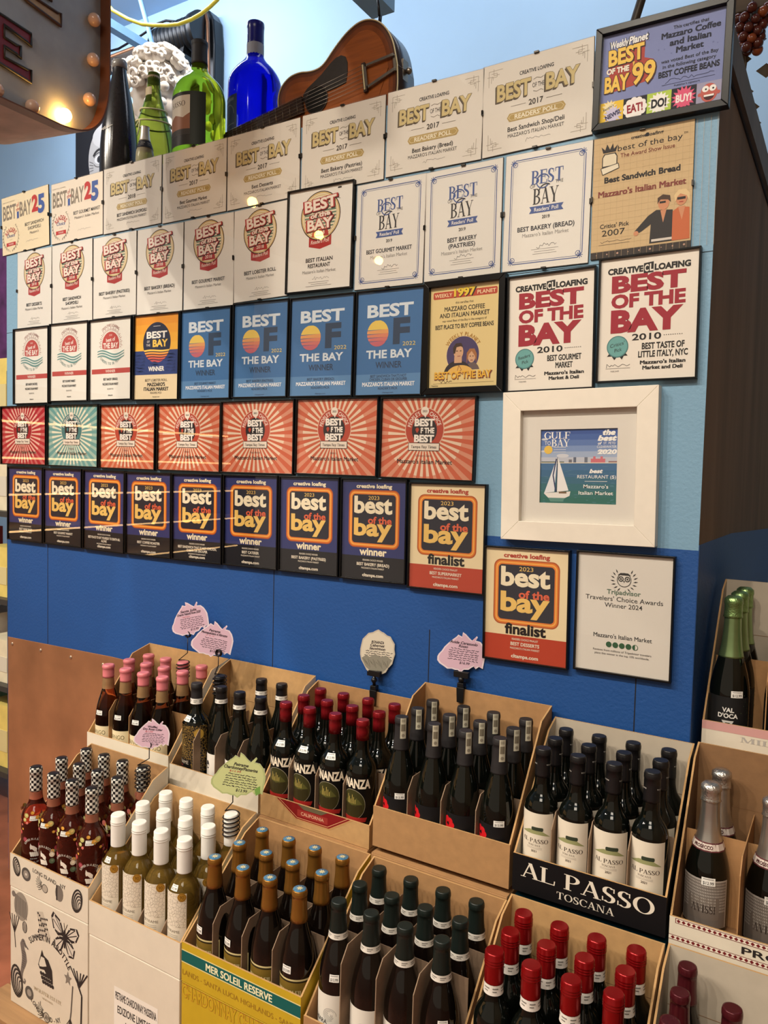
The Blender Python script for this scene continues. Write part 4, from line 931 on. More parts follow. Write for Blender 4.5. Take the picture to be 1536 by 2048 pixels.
# --- printed fronts
def shell(p, x, y, s, k=(52, 48, 46), rot=0):
    ca, sa = cos(math.radians(rot)), sin(math.radians(rot)); R = lambda a, b: (x+s*(a*ca-b*sa), y+s*(a*sa+b*ca))
    p.poly([R(.55*cos(t), sin(t)) for t in [i*PI/12 for i in range(24)]], (196, 186, 172), 1)
    for i in range(5):
        f = 1-i*.17
        P = [R(.55*f*cos(t)+.1*i, f*sin(t)+.06*i) for t in [i2*PI/10 for i2 in range(21)]]
        p.line(P, s*(.16-.02*i), k, 1.5+i*.1)
def kelp(p, x, y, s, k=(52, 48, 46)):
    for a in (-.5, -.25, 0, .2, .45): p.line([(x, y), (x+a*s*.6, y-s*.6), (x+a*s, y-s*1.1)], s*.07, k, 1)
    p.line([(x, y), (x+s*.1, y+s*.9)], s*.07, k, 1)
def squid(p, x, y, s, k=(70, 66, 62)):
    p.circ(x+s*.3, y+s*.3, s*.42, (176, 166, 152), 1, 18); p.band(x+s*.3, y+s*.3, s*.42, s*.36, k, 2, n=18)
    for i in range(7):
        a = 2.2+i*.32; p.line([(x+s*.2*cos(a), y-s*.2*sin(a)), (x+s*.7*cos(a+.2), y-s*.6*sin(a+.2)), (x+s*1.0*cos(a-.1), y-s*.9*sin(a-.1))], s*.06, k, 1.5)
def butterfly(p, x, y, s, k=(46, 42, 42)):
    lt = (212, 202, 188)
    for sx, w in ((-1, [(0, -.1), (-.35, -.75), (-.85, -1.0), (-1.0, -.75), (-.85, -.2), (-.5, .05)]), (-1, [(0, .05), (-.5, .1), (-.8, .35), (-.75, .75), (-.4, .9), (-.12, .5)]), (1, [(0, -.1), (.4, -.6), (.9, -.7), (1.05, -.45), (.85, -.05), (.5, .1)]), (1, [(0, .05), (.5, .12), (.75, .4), (.65, .8), (.3, .85), (.1, .5)])):
        cx, cy_ = sum(q[0] for q in w)/6, sum(q[1] for q in w)/6
        p.poly([(x+a_*s, y+b_*s) for a_, b_ in w], k, 1); p.poly([(x+(cx+(a_-cx)*.74)*s, y+(cy_+(b_-cy_)*.74)*s) for a_, b_ in w], lt, 1.5)
        for a_, b_ in w[1:-1]: p.line([(x, y), (x+a_*s*.92, y+b_*s*.92)], s*.045, k, 2); p.circ(x+a_*s*.88, y+b_*s*.88, s*.045, lt, 2.5, 8)
    p.poly([(x-.06*s, y-.35*s), (x+.06*s, y-.35*s), (x+.05*s, y+.5*s), (x-.05*s, y+.5*s)], k, 3); p.line([(x, y-.3*s), (x+.2*s, y-.7*s)], s*.03, k, 3); p.line([(x, y-.3*s), (x-.05*s, y-.7*s)], s*.03, k, 3)
def art_summer(lip):
    k = (48, 44, 44)
    if lip:
        p = Print(100, 30)
        shell(p, 9, 10, 8, rot=-12); p.circ(22, 13, 6, (86, 82, 78), 1, 20); p.circ(22, 13, 3.6, (150, 142, 132), 1.5, 16); p.circ(22, 13, 1.2, (220, 212, 200), 2, 10)
        p.tx('LONG ISLAND', 46, 7, 3.6, k, 2, w=30, rot=-4); p.tx('- NY', 68, 8.5, 3.6, k, 2, rot=4); squid(p, 44, 15, 9); p.circ(65, 16, 5, (120, 112, 104), 1, 14, ry=7)
        for i in range(14): p.circ(62+(i*7) % 7, 10+(i*5) % 13, .9, k, 1.5, 8)
        shell(p, 87, 15, 10, rot=15)
        return p
    p = Print(100, 100); p.H = 100
    p.circ(15, 13, 9.5, (150, 142, 130), 1, 24, ry=12)
    for i in range(9): p.line([(8+i*1.7, 4+i*.4), (7+i*1.9, 20+i*.3)], .7, (84, 78, 74), 1.5)
    p.circ(5, 5, 2.6, (120, 112, 104), 1, 12)
    p.poly([(36, 10), (44, 8), (50, 20), (54, 26), (46, 32), (40, 26)], (196, 186, 170), 1)
    for i in range(26): p.circ(38+(i*5.3) % 12, 11+(i*7.1) % 18, 1.0, k, 1.5, 8)
    butterfly(p, 72, 20, 17); kelp(p, 6, 38, 14); p.circ(20, 29, 3.2, (190, 180, 166), 1, 12, ry=5); p.band(20, 29, 3.2, 2.7, k, 1.5, n=14, ryo=5, ryi=4.4)
    for i in range(3): p.line([(18+i*2, 25), (18.5+i*1.6, 33)], .7, k, 2)
    p.arctx('SUMMER IN A BOTTLE', 50, 64, 35, 5, k, 133, 35, 2, b=.02)
    # sea horse
    P = [(21, 45, 1.2), (18, 42, 2.4), (16.5, 45, 2.6), (17.5, 49, 2.6), (19, 53, 3.1), (19.5, 57, 3.3), (18.5, 61, 2.8), (17, 65, 2.1), (15.8, 69, 1.7), (15.6, 73, 1.4), (17, 76.5, 1.2), (19.5, 77, 1.0), (20.6, 75, .8), (19.4, 73.6, .7)]
    for (xa, ya, ra), (xb, yb, rb_) in zip(P, P[1:]):
        for j in range(5): t = j/5; p.circ(xa+(xb-xa)*t, ya+(yb-ya)*t, ra+(rb_-ra)*t, (118, 110, 104), 1, 12)
    p.line([(19, 42.6), (24.6, 46.4)], 1.3, (96, 90, 86), 1.5); p.circ(18, 41.6, .6, k, 2, 8)
    for i in range(8): p.line([(16.2, 50+i*2), (21.4-.25*i, 50.6+i*2)], .45, (74, 70, 66), 2)
    # horse head over a bunch of grapes
    p.poly([(41, 46), (43, 40), (45, 44), (51, 46), (56, 53), (57, 62), (50, 60), (46, 56), (40, 57), (38, 54)], k, 2); p.poly([(42, 46), (46, 46), (49, 52), (44, 54), (40, 55), (39, 53)], (220, 212, 196), 2.5)
    for i in range(15): p.circ(42+(i % 5)*3+(i//5)*1.4, 60+(i//5)*3.2, 1.7, k, 2, 10)
    p.poly([(76+4.8*cos(i*PI/5-PI/2)*(1 if i % 2 == 0 else .45), 52+6*sin(i*PI/5-PI/2)*(1 if i % 2 == 0 else .45)) for i in range(10)], (130, 122, 112), 2)
    p.serif('WOLFFER ESTATE', 50, 76, 3, (176, 160, 130), 2, w=36); p.tx('VINEYARD', 50, 80.5, 1.6, (176, 160, 130), 2, w=14)
    p.arctx('LONG ISLAND - NY', 50, 66, 29, 4, k, 225, 305, 2, inner=True, b=.01)
    for a in (-.7, -.45, -.2, .1, .35, .6): p.line([(90, 54), (90+a*16, 42-abs(a)*2)], 1.3, k, 2)
    p.line([(88, 52), (93, 60), (92, 88)], 1.8, k, 2); p.line([(82, 56), (80, 78), (78, 90)], 1.3, (90, 84, 80), 2)
    for i in range(6): p.line([(79, 84), (74+i*2, 94-abs(i-3))], .6, k, 2)
    shell(p, 9, 79, 13, rot=-8); p.circ(26, 83, 5.6, (90, 86, 82), 1, 18); p.circ(26, 83, 3, (160, 152, 142), 1.5, 14); squid(p, 46, 92, 10); shell(p, 88, 96, 10, rot=15)
    return p
s_txt = Print(100, 100); s_txt.tx('SUMMER IN', 48, 45, 9, (48, 44, 44), 2, w=52, rot=55, b=.03); s_txt.tx('LONG ISLAND', 62, 62, 8, (48, 44, 44), 2, w=56, rot=55, b=.03)
paper8 = Print(100, 100); paper8.rect(30, 32, 78, 76, (236, 230, 220), 1)
for t, y, w in (('PIETRAME CHARDONNAY PASSERINA', 39, 45), ('EDIZIONE LIMITATA', 50, 40), ('12/750ML', 61, 22)): paper8.tx(t, 54, y, 6.4, (40, 38, 38), 2, w=w, b=.02)
mer_t = Print(100, 27); mer_t.rect(0, 5.5, 100, 13, (20, 92, 88), 1); mer_t.rect(0, 4.8, 100, 5.5, (226, 214, 150), 1.2); mer_t.rect(0, 13, 100, 13.7, (226, 214, 150), 1.2)
mer_t.tx('MER SOLEIL RESERVE', 50, 9.3, 4.8, (236, 232, 190), 2, w=56, b=.03); mer_t.tx('LANDS - SANTA LUCIA HIGHLANDS - SANTA', 50, 20, 3.6, (160, 120, 40), 2, w=98)
mer_b = Print(100, 90); mer_b.otx('CHARDONNAY CHARDONNAY', 50, 5, 9, (196, 164, 36), (180, 92, 52), 2, w=98, b=.02, o=.02)
mer_b.rect(0, 0, 100, .6, (150, 120, 30), 1)
bon = Print(100, 18); bon.poly([(14, 0), (86, 0), (66, 13), (34, 13)], (186, 140, 92), .5); bon.poly([(16, 0), (84, 0), (65, 12), (35, 12)], (128, 26, 28), 1); bon.line([(18.5, 0), (36, 11), (64, 11), (81.5, 0)], .5, (206, 150, 110), 2)
bon.poly([(36, 0), (64, 0), (58, 3.4), (42, 3.4)], (98, 88, 66), 2); bon.rect(36, 4.2, 64, 9.4, (150, 50, 44), 2); bon.tx('CALIFORNIA', 50, 6.8, 2.6, (216, 170, 140), 3, w=21, b=.01)
alp = Print(100, 25, (20, 18, 20)); alp.serif('AL PASSO', 50, 9, 10, (228, 218, 202), 2, w=88); alp.serif('TOSCANA', 50, 19.4, 4.6, (214, 204, 190), 2, w=38)
cert = Print(100, 90); cert.rect(0, 0, 100, 5, (4, 56, 74), .5); cert.rect(82, -.0, 92, 9, (206, 196, 196), 1); cert.tx('Certified', 87, 2.6, 2, (60, 44, 60), 2, w=8); cert.band(87, 6.6, 2, 1.5, (60, 44, 60), 2, n=18)
avi = Print(100, 20)
for y in (.5, 12.2):
    avi.rect(3 if y < 2 else 0, y, 100, y+3.4, (112, 30, 34), 1); avi.rect(3.4 if y < 2 else 0, y+.4, 100, y+3.0, (232, 222, 206), 1.5)
    for i in range(36 if y < 2 else 37): x = 4.7+i*2.6-(0 if y < 2 else 2.6); avi.poly([(x-1.1, y+1.7), (x, y+.5), (x+1.1, y+1.7), (x, y+2.9)], (112, 30, 34), 2)
avi.tx('PROSECCO', 62, 8, 4.6, (44, 38, 38), 2, w=52, b=.02)
val = Print(100, 34); val.rect(0, 0, 100, 10, (206, 156, 152), 1); val.tx("VAL D'OCA", 62, 5, 4.2, (226, 190, 186), 2, w=26); val.serif('MILLESIMATO', 54, 15.5, 6, (176, 170, 164), 2, w=66)

GU, GL = 'cut open wine cases on the upper tier', 'cut open wine cases on the lower tier'
UB = .801
# closed cartons that carry the two tiers
CB = ['wine cartons under the cut cases', 'sealed carton under the upper tier of cases']
UX = [(.288, .648), (.654, .988), (.996, 1.340), (1.350, 1.703), (1.711, 2.032), (2.039, 2.40)]
UN = ['pink wax bottles', 'black and white label bottles', 'red capsule dark bottles', 'paper sealed bottles', 'cream label bottles', 'silver foil bottles']
for i, (a, b) in enumerate(UX):
    m = [white_card, white_card, kraft, kraft, teal_card, white_card][i]
    carton(f'sealed upper carton right under the case of {UN[i]}', a, b, -.262, -.004, PT+.292, UB-.001, m, cert if i == 4 else None, 'sealed cartons of the rear stack')
    carton(f'sealed floor carton at the rear, beneath the {UN[i]}', a, b, -.262, -.004, PT, PT+.291, kraft, None, 'sealed cartons of the rear stack')
LX = [(.360, .690), (.694, 1.018), (1.024, 1.371), (1.379, 1.716), (1.725, 2.040), (2.046, 2.40)]
LF, LB_, UF, UBk = -.562, -.296, -.256, -.006
LZ = [.549, .526, .526, .526, .526, .526]
LN = ['checkered rose bottles', 'white capsule bottles', 'gold capsule bottles', 'green capsule bottles', 'red capsule bottles with white bands', 'maroon capsule bottles']
for i, (a, b) in enumerate(LX):
    m = [white_card, white_card, yellow_card, kraft, kraft, white_card][i]
    carton(f'sealed {["white carton printed with black shells", "white carton with a paper address label", "yellow carton", "brown carton", "brown carton", "white carton"][i]} under the {LN[i]}', a, b, LF, LB_+.01, PT, LZ[i]-.001, m, [art_summer(False), paper8, mer_b, None, None, None][i], 'sealed cartons of the front stack')
cut_case('white case holding pink wax topped bottles, at the end by the copper sheet', *UX[0], UF, UBk, UB, .882, 1.118, white_card, kraft_l, None, None, GU, (4, 3), .19, cut=.7, div_m=kraft)
cut_case('white fronted case holding black capsule and white label bottles', *UX[1], UF, UBk, UB, .862, 1.119, white_card, kraft_l, None, None, GU, (4, 3), .17, cut=.8)
cut_case('brown case with a red trapezoid on its low front lip', *UX[2], UF, UBk, UB, .860, 1.108, kraft_l, kraft, bon, None, GU, (4, 3), .17, cut=.8)
cut_case('plain brown case holding paper sealed black capsule bottles', *UX[3], UF, UBk, UB+.014, .914, 1.161, kraft, kraft, None, None, GU, (4, 3), .18, cut=.72)
cut_case('black lipped case with large cream lettering', *UX[4], UF, UBk, UB+.018, .901, 1.136, black_card, white_in, alp, None, GU, (4, 3), .18, cut=.8)
cut_case('white and red diamond banded case holding silver foil bottles', *UX[5], UF, UBk, UB+.008, .868, 1.142, white_card, kraft_d, avi, None, GU, (3, 2), .2, cut=.8, div_m=kraft)
cut_case('white case printed with black shells holding checkered capsule rose bottles', *LX[0], LF, LB_, LZ[0], .642, .872, white_card, kraft, art_summer(True), None, GL, None, side_art=s_txt, cut=.8)
cut_case('plain white case holding white capsule bottles', *LX[1], LF, LB_, LZ[1], .613, .826, white_card, kraft_l, None, None, GL, (4, 3), .1, cut=.8)
cut_case('yellow case with a green band holding gold capsule bottles', *LX[2], LF, LB_, LZ[2], .620, .816, yellow_card, kraft, mer_t, None, GL, (4, 3), .19, cut=.8)
cut_case('brown case holding dark green capsule bottles between tall card dividers', *LX[3], LF, LB_, LZ[3], .585, .814, kraft, kraft, None, None, GL, (4, 3), .225, cut=.8)
cut_case('brown case holding red capsule bottles with white neck bands', *LX[4], LF, LB_, LZ[4], .585, .832, kraft, kraft_l, None, None, GL, None, cut=.8)
cut_case('white case holding maroon capsule bottles at the right end', *LX[5], LF, LB_, LZ[5], .585, .836, white_card, white_in, None, None, GL, None, cut=.8)
# tall stack beside the dark end of the cold room
for i in range(3): carton(f'sealed brown carton beside the dark wall end, {["on the floor", "in the middle", "right under the pink banded case"][i]}', 2.04, 2.42, .03, .31, FL+.001+i*.347, FL+i*.347+.347, kraft, None, 'sealed cartons beside the dark wall end')
cut_case('white and pink banded case holding green foil bottles', 2.038, 2.42, .045, .32, FL+1.043, 1.178, 1.470, white_card, white_in, val, None, None, (3, 2), .2, cut=.8, div_m=kraft)
carton('brown carton standing behind the green foil bottles', 2.14, 2.5, .36, .66, 1.15, 1.50, kraft_d)
mb = MB(); mb.box((2.1, .35, FL), (2.55, .7, 1.149), mat('dark wooden stand', (60, 46, 38), .6, noise=.2)); tag(mb.build('storage_stand'), 'dark wooden stand behind the pink banded case', 'stand')

# ------------------------------------------------------------ bottles
def bordeaux(r, H): return [(r*.8, 0), (r*.97, .001), (r, .006), (r, H*.55), (r*.985, H*.585), (r*.90, H*.625), (r*.74, H*.66), (r*.56, H*.69), (.0182, H*.725), (.0162, H*.77), (.0156, H*.955), (.0166, H*.958), (.0166, H*.985), (.0148, H)]
def burgundy(r, H): return [(r*.8, 0), (r*.97, .001), (r, .006), (r, H*.42), (r*.975, H*.48), (r*.9, H*.545), (r*.77, H*.615), (r*.61, H*.685), (r*.48, H*.745), (.0180, H*.81), (.0162, H*.86), (.0156, H*.955), (.0166, H*.958), (.0166, H*.985), (.0148, H)]
def sparkling(r, H): return [(r*.8, 0), (r*.97, .001), (r, .006), (r, H*.34), (r*.975, H*.40), (r*.89, H*.47), (r*.76, H*.535), (r*.63, H*.595), (r*.52, H*.66), (.0198, H*.73), (.0178, H*.80), (.0168, H*.95), (.0155, H)]
def soft(prof):
    """one round of corner cutting so shoulders are smooth"""
    out = [prof[0]]
    for a, b in zip(prof, prof[1:]): out += [(.75*a[0]+.25*b[0], .75*a[1]+.25*b[1]), (.25*a[0]+.75*b[0], .25*a[1]+.75*b[1])]
    return out+[prof[-1]]
def r_at(prof, z):
    for (ra, za), (rb, zb) in zip(prof, prof[1:]):
        if za <= z <= zb and zb > za: return ra+(rb-ra)*(z-za)/(zb-za)
    return prof[-1][0]
dark_glass = mat('dark bottle glass', (9, 12, 9), .04, spec=.6, noise=.2)
brown_glass = mat('brown black bottle glass', (15, 10, 8), .04, spec=.6, noise=.2)
wax_glass = mat('rose wine glass', (190, 112, 78), .03, trans=1.0, ior=1.36)
rose_glass = mat('pink wine glass', (200, 84, 62), .03, trans=.93, ior=1.36)
white_glass = mat('pale wine glass', (206, 166, 76), .03, trans=.86, ior=1.36)
sticker_m = (238, 236, 230)
def neck_cover(prof, H, z0, m, mtop=None, name='capsule', parent=None, extra=.0007, rings=0, lumpy=0, label=None):
    P = [(r_at(prof, z0)+extra, z0)]+[(r+extra, z) for r, z in prof if z > z0 and z < H-.0005]
    P += [(.0158, H+.0004), (.0134, H+.0010)]
    if rings:
        Q = [P[0]]; base = .0182; Q = [(base, z0), (base, z0+.0015), (base, H-.0262), (base, H-.0245)]
        for i in range(rings):
            z = H-.024+i*.005; Q += [(base, z), (base+.0008, z+.001), (base+.0008, z+.003), (base, z+.004)]
        Q += [(base, H-.002), (base-.002, H+.001)]; P = Q
    if lumpy:
        rnd = random.Random(4); P = [(r*(1+rnd.uniform(-.04, .08))+.001, z) for r, z in P]
    mb = MB(); mb.lathe(P, m, 20)
    if mtop:
        mb.lathe([(P[-1][0]+.001, H+.0012), (P[-1][0]+.0006, H+.0018), (.002, H+.002)], mtop, 20)
    return mb.build(name, parent, label=label)
def sticker(prof, z, ang, parent, txt='$13.99', w=.024, h=.014):
    p = Print(100, 58, sticker_m); p.tx(txt, 50, 38, 22, (70, 70, 70), 2, w=78, b=.01); p.rect(12, 8, 88, 14, (150, 148, 146), 1)
    r = r_at(prof, z); f = wrap(p, r+.0012, 0, h, w); mb = MB()
    sl = (r_at(prof, z+.006)-r_at(prof, z-.006))/.012
    p.fill(mb, lambda x, y, q: (lambda v: (v[0]*(1+sl*v[2]/r), v[1]*(1+sl*v[2]/r), v[2]+z))(f(x, y, q)), dx=25)
    return mb.build('price_sticker', parent, rot=(0, 0, ang))
def bottle(kind):
    k = KIND[kind]; H = k['H']; prof = soft(k['shape'](k['r'], H)); R = k['r']
    root = bpy.data.objects.new(k.get('name', 'wine_bottle'), None); C.objects.link(root); root.empty_display_size = .02
    mb = MB(); mb.lathe(prof, k['glass'], 28); mb.build('glass_body', root)
    k['dress'](root, prof, H, R)
    return root
def add_label(root, p, r, zc, h, w, rough=.5, name='label', rot=0, lab=None):
    mb = MB(); p.fill(mb, wrap(p, r, zc, h, w), dx=p.W/16, rough=rough); o = mb.build(name, root, rot=(0, 0, rot))
    bm = bmesh.new(); bm.from_mesh(o.data); bmesh.ops.remove_doubles(bm, verts=bm.verts, dist=4e-6)
    for f in bm.faces: f.smooth = True
    bm.to_mesh(o.data); bm.free()
    if lab: o['label'] = lab
    return o
def collar(root, prof, z0, z1, c, name='neck_band', extra=.0016):
    mb = MB(); zs = [z0+(z1-z0)*i/4 for i in range(5)]
    mb.lathe([(r_at(prof, z)+extra, z) for z in zs], ink(c), 24, cap=False)
    zc = (z0+z1)/2; r = r_at(prof, zc)+extra+.0003
    for i in range(6):
        for dz, hh, w_ in ((.15, .12, .30), (-.12, .1, .22)):
            A0_ = -2.6+i*.95; A1_ = A0_+w_*2
            q = [(A0_+(A1_-A0_)*j/3) for j in range(4)]
            for a_, b_ in zip(q, q[1:]):
                pts = []
                for an_, zz in ((a_, zc+(dz-hh/2)*(z1-z0)), (b_, zc+(dz-hh/2)*(z1-z0)), (b_, zc+(dz+hh/2)*(z1-z0)), (a_, zc+(dz+hh/2)*(z1-z0))):
                    rr = r_at(prof, zz)+extra+.0003; pts.append((rr*sin(an_), -rr*cos(an_), zz))
                mb.face(pts, ink((128, 124, 118)))
    return mb.build(name, root)

def clear_neck(root, prof, z0, z1, c):
    mb = MB(); mb.lathe([(r_at(prof, z0+(z1-z0)*i/5)+.0004, z0+(z1-z0)*i/5) for i in range(6)], mat('clear neck glass %d' % c[1], c, .05, trans=.6, ior=1.3), 24, cap=False)
    return mb.build('clear_neck', root)
pink_wax = mat('pink sealing wax', (214, 122, 128), .35, noise=.08, nscale=60)
blk_foil = mat('black foil', (22, 21, 23), .35, noise=.15)
blk_matte = mat('matte black foil', (34, 32, 34), .55, noise=.1)
red_foil = mat('red foil', (134, 22, 30), .25, metal=.35, noise=.12)
red_screw = mat('red screw cap', (146, 16, 20), .22, metal=.5, noise=.1)
gold_foil = mat('bronze gold foil', (150, 104, 44), .3, metal=.6, noise=.12)
blue_top = mat('blue foil disc', (86, 138, 176), .3, metal=.3, noise=.4, nscale=160)
green_foil = mat('dark green foil', (17, 28, 25), .4, noise=.15)
maroon_foil = mat('maroon foil', (84, 26, 34), .25, metal=.4, noise=.15)
silver_foil = mat('crinkled silver foil', (206, 202, 196), .22, metal=.9, noise=.15, nscale=90, bump=.8, bscale=260)
silver_smooth = mat('satin silver foil', (196, 192, 186), .28, metal=.9, noise=.1)
vgreen_foil = mat('green champagne foil', (138, 170, 110), .28, metal=.85, noise=.25, nscale=90, bump=.7, bscale=260)
white_cap = mat('white capsule', (236, 233, 226), .4, noise=.03)
crack_w = crackle('cracked cream label', (226, 216, 198), (176, 164, 146), 120, .045, .6)
crack_g = crackle('gold cracked black label', (16, 14, 14), (178, 142, 70), 150, .04, .4)

def d_pink(root, prof, H, R):
    neck_cover(prof, H, H*.865, pink_wax, lumpy=1, parent=root); clear_neck(root, prof, H*.745, H*.868, (206, 164, 116))
    p = Print(100, 70, (228, 214, 176)); p.tx('MANGO', 50, 22, 15, (112, 100, 66), 2, w=60)
    for x, y, r_, c in ((40, 48, 9, (226, 180, 70)), (52, 52, 8, (214, 140, 60)), (60, 44, 6, (198, 186, 96)), (34, 56, 6, (206, 196, 110))): p.circ(x, y, r_, c, 1.5, 16)
    p.line([(20, 60), (46, 42), (70, 60)], 1, (120, 130, 70), 2); add_label(root, p, R, H*.25, .062, .095); sticker(prof, H*.50, .15, root)
def d_crack(root, prof, H, R):
    neck_cover(prof, H, H*.80, blk_matte, parent=root); collar(root, prof, H*.80, H*.855, (226, 222, 214))
    p = Print(100, 100); p.rect(0, 0, 100, 100, crack_g, 0); p.rect(8, 74, 62, 100, (18, 16, 16), 1); p.tx('PIETRAME', 34, 80, 8, (200, 190, 176), 2, w=46); p.rect(12, 87, 40, 90, (120, 40, 40), 2); p.circ(80, 18, 11, (190, 152, 66), 2, 24)
    add_label(root, p, R, H*.37, .135, .13, lab='black label with a gold cracked pattern'); sticker(prof, H*.66, -.2, root)
def d_white_label(root, prof, H, R):
    neck_cover(prof, H, H*.83, blk_foil, parent=root); collar(root, prof, H*.845, H*.885, (226, 222, 214))
    p = Print(100, 100, (228, 222, 212)); p.poly(arcpts(28, 40, 9, 15, 0, 360, 18), (60, 60, 62), 1); p.circ(31, 44, 5, (228, 222, 212), 2, 14)
    for y in (74, 80, 86): p.rect(24, y, 58, y+1.6, (150, 146, 140), 1)
    add_label(root, p, R, H*.21, .082, .09)
def d_bonanza(root, prof, H, R):
    neck_cover(prof, H, H*.835, red_foil, parent=root, rings=0)
    p = Print(100, 100, (14, 13, 13)); p.tx('BONANZA', 48, 14, 20, (232, 218, 196), 2, w=94, b=.04)
    p.circ(50, 62, 33, (150, 144, 124), 1, 40, ry=34); p.circ(50, 62, 32, (60, 58, 30), 1.5, 40, ry=33)
    p.poly(arcpts(50, 62, 32, 33, 180, 360, 30), (52, 46, 24), 2); p.poly([(26, 58), (40, 48), (50, 60), (62, 46), (76, 60), (50, 64)], (84, 82, 40), 2.2)
    for i in range(6): p.rect(38+i*4, 40+(i % 3)*5, 39.4+i*4, 60, (180, 158, 84), 2.6)
    p.poly([(12, 90), (88, 90), (84, 100), (16, 100)], (156, 40, 36), 3)
    add_label(root, p, R, H*.355, .112, .105, .3); sticker(prof, H*.655, .2, root)
def d_avide(root, prof, H, R):
    neck_cover(prof, H, H*.75, blk_matte, parent=root)
    p = Print(30, 100, (190, 184, 164)); p.rect(4, 30, 26, 64, (120, 112, 96), 1); p.circ(15, 84, 8, (140, 132, 116), 1, 16); p.rect(6, 6, 24, 20, (156, 150, 132), 1)
    mb = MB(); p.fill(mb, wrap(p, .0178, H*.925, .05, .0145), dx=8); o = mb.build('tax_seal', root, rot=(0, 0, .75)); o['label'] = 'pale paper strip over the capsule'
    q = Print(100, 90, (24, 23, 25))
    for a in range(7): q.circ(26+11*cos(a*.9), 24+9*sin(a*.9), 6.5, (196, 26, 34), 1.5, 14)
    q.line([(21, 20), (28, 28), (30, 18)], 1.4, (60, 10, 14), 2); q.tx('AVIDE', 60, 82, 8, (226, 222, 216), 2, w=22, sh=.1)
    add_label(root, q, R, H*.245, .10, .12, .5); sticker(prof, H*.42, .5, root)
def d_passo(root, prof, H, R):
    neck_cover(prof, H, H*.80, blk_foil, parent=root)
    t = Print(100, 16); t.tx('TOLAINI', 30, 8, 8, (200, 196, 190), 1, w=22); t.tx('TOLAINI', 78, 8, 8, (200, 196, 190), 1, w=22); add_label(root, t, .0168, H*.895, .006, .085, name='capsule_lettering')
    p = Print(100, 120, (224, 214, 196)); p.poly([(12, 48), (38, 38), (66, 36), (92, 50), (60, 47)], (150, 152, 106), 1); p.rrect(44, 31, 74, 39, 3, (54, 62, 48), 2)
    p.serif('AL PASSO', 52, 62, 9, (70, 58, 50), 2, w=72); p.serif('TOSCANA', 52, 72, 4.2, (110, 98, 88), 2, w=32); p.tx('2021', 52, 85, 4.6, (70, 58, 50), 2, w=14, b=.02)
    for y in (77, 79.5): p.rect(32, y, 72, y+.8, (170, 160, 148), 1)
    add_label(root, p, R, H*.37, .118, .086)
def d_avissi(root, prof, H, R):
    neck_cover(prof, H, H*.56, silver_smooth, name='foil_sleeve', parent=root)
    mb = MB(); mb.lathe([(.0185, H*.885), (.0205, H*.89), (.0192, H*.90), (.0188, H*.955), (.0205, H*.965), (.0195, H*.995), (.013, H+.004), (.004, H+.005)], silver_foil, 20); mb.build('foil_head', root)
    p = Print(100, 11, (214, 200, 190)); p.rect(0, 0, 100, 1.6, (96, 48, 52), 1); p.rect(0, 9.4, 100, 11, (96, 48, 52), 1); p.tx('PROSECCO', 46, 5.5, 4, (80, 40, 44), 2, w=22, b=.03)
    rb = r_at(prof, H*.585); mb = MB(); f = wrap(p, rb+.0012, H*.585, .017, 2*PI*rb*.99)
    sl = (r_at(prof, H*.6)-r_at(prof, H*.57))/(H*.03)
    p.fill(mb, lambda x, y, q: (lambda v: (v[0]*(1+sl*(v[2]-H*.585)/rb), v[1]*(1+sl*(v[2]-H*.585)/rb), v[2]))(f(x, y, q)), dx=8); mb.build('neck_label', root)
    q = Print(100, 80, (176, 168, 160)); q.rect(3, 3, 97, 80, (116, 108, 102), 1)
    for i in range(30):
        for j in range(10): q.rect(4+i*3.1, 5+j*5, 5.6+i*3.1, 8+j*5, (182, 174, 166), 1.5)
    q.rrect(20, 30, 82, 66, 4, (120, 110, 102), 2); q.serif('AVISSI', 51, 49, 13, (64, 54, 50), 3, w=48)
    add_label(root, q, R, H*.205, .098, .1, .3); sticker(prof, H*.365, .2, root, '$12.99', .026, .016)
def d_summer(root, prof, H, R):
    neck_cover(prof, H, H*.80, checker_cap(), blk_foil, parent=root); clear_neck(root, prof, H*.735, H*.803, (214, 140, 110))
    rnd = random.Random(11); p = Print(100, 100); cs = [(206, 72, 66), (226, 168, 70), (120, 128, 120), (196, 190, 120), (216, 120, 110), (96, 110, 84), (230, 220, 196), (150, 60, 70)]
    for i in range(95):
        x, y = rnd.uniform(3, 97), rnd.uniform(1, 97)
        if 38 < x < 62 and 30 < y < 80: continue
        c = rnd.choice(cs); s_ = rnd.uniform(1.4, 3.8); p.circ(x, y, s_, c, 1, 12, ry=s_*1.1); p.circ(x+.6, y-.6, s_*.45, [min(255, v+30) for v in c], 2, 8)
    wt = (236, 226, 214); p.arctx('SUMMER IN A BOTTLE', 50, 56, 13, 3.4, wt, 160, 20, 2)
    p.poly([(45, 56), (45.8, 50), (47.4, 53), (51, 54.4), (54.4, 58), (54, 63), (51, 62), (48, 58.6), (46, 59.4)], wt, 2)
    for i in range(12): p.circ(46+(i % 4)*2.6+(i//4)*.6, 64.4+(i//4)*2.2, 1.5, wt, 2, 10)
    p.tx('ROSE WINE', 50, 73.5, 1.9, wt, 2, w=9); p.arctx('LONG ISLAND', 50, 64, 15, 3, wt, 232, 308, 2, inner=True)
    add_label(root, p, R, H*.385, .185, .2, .4, name='label'); sticker(prof, H*.60, 0, root, w=.02, h=.012)  # decoration printed straight on the glass, no separate label
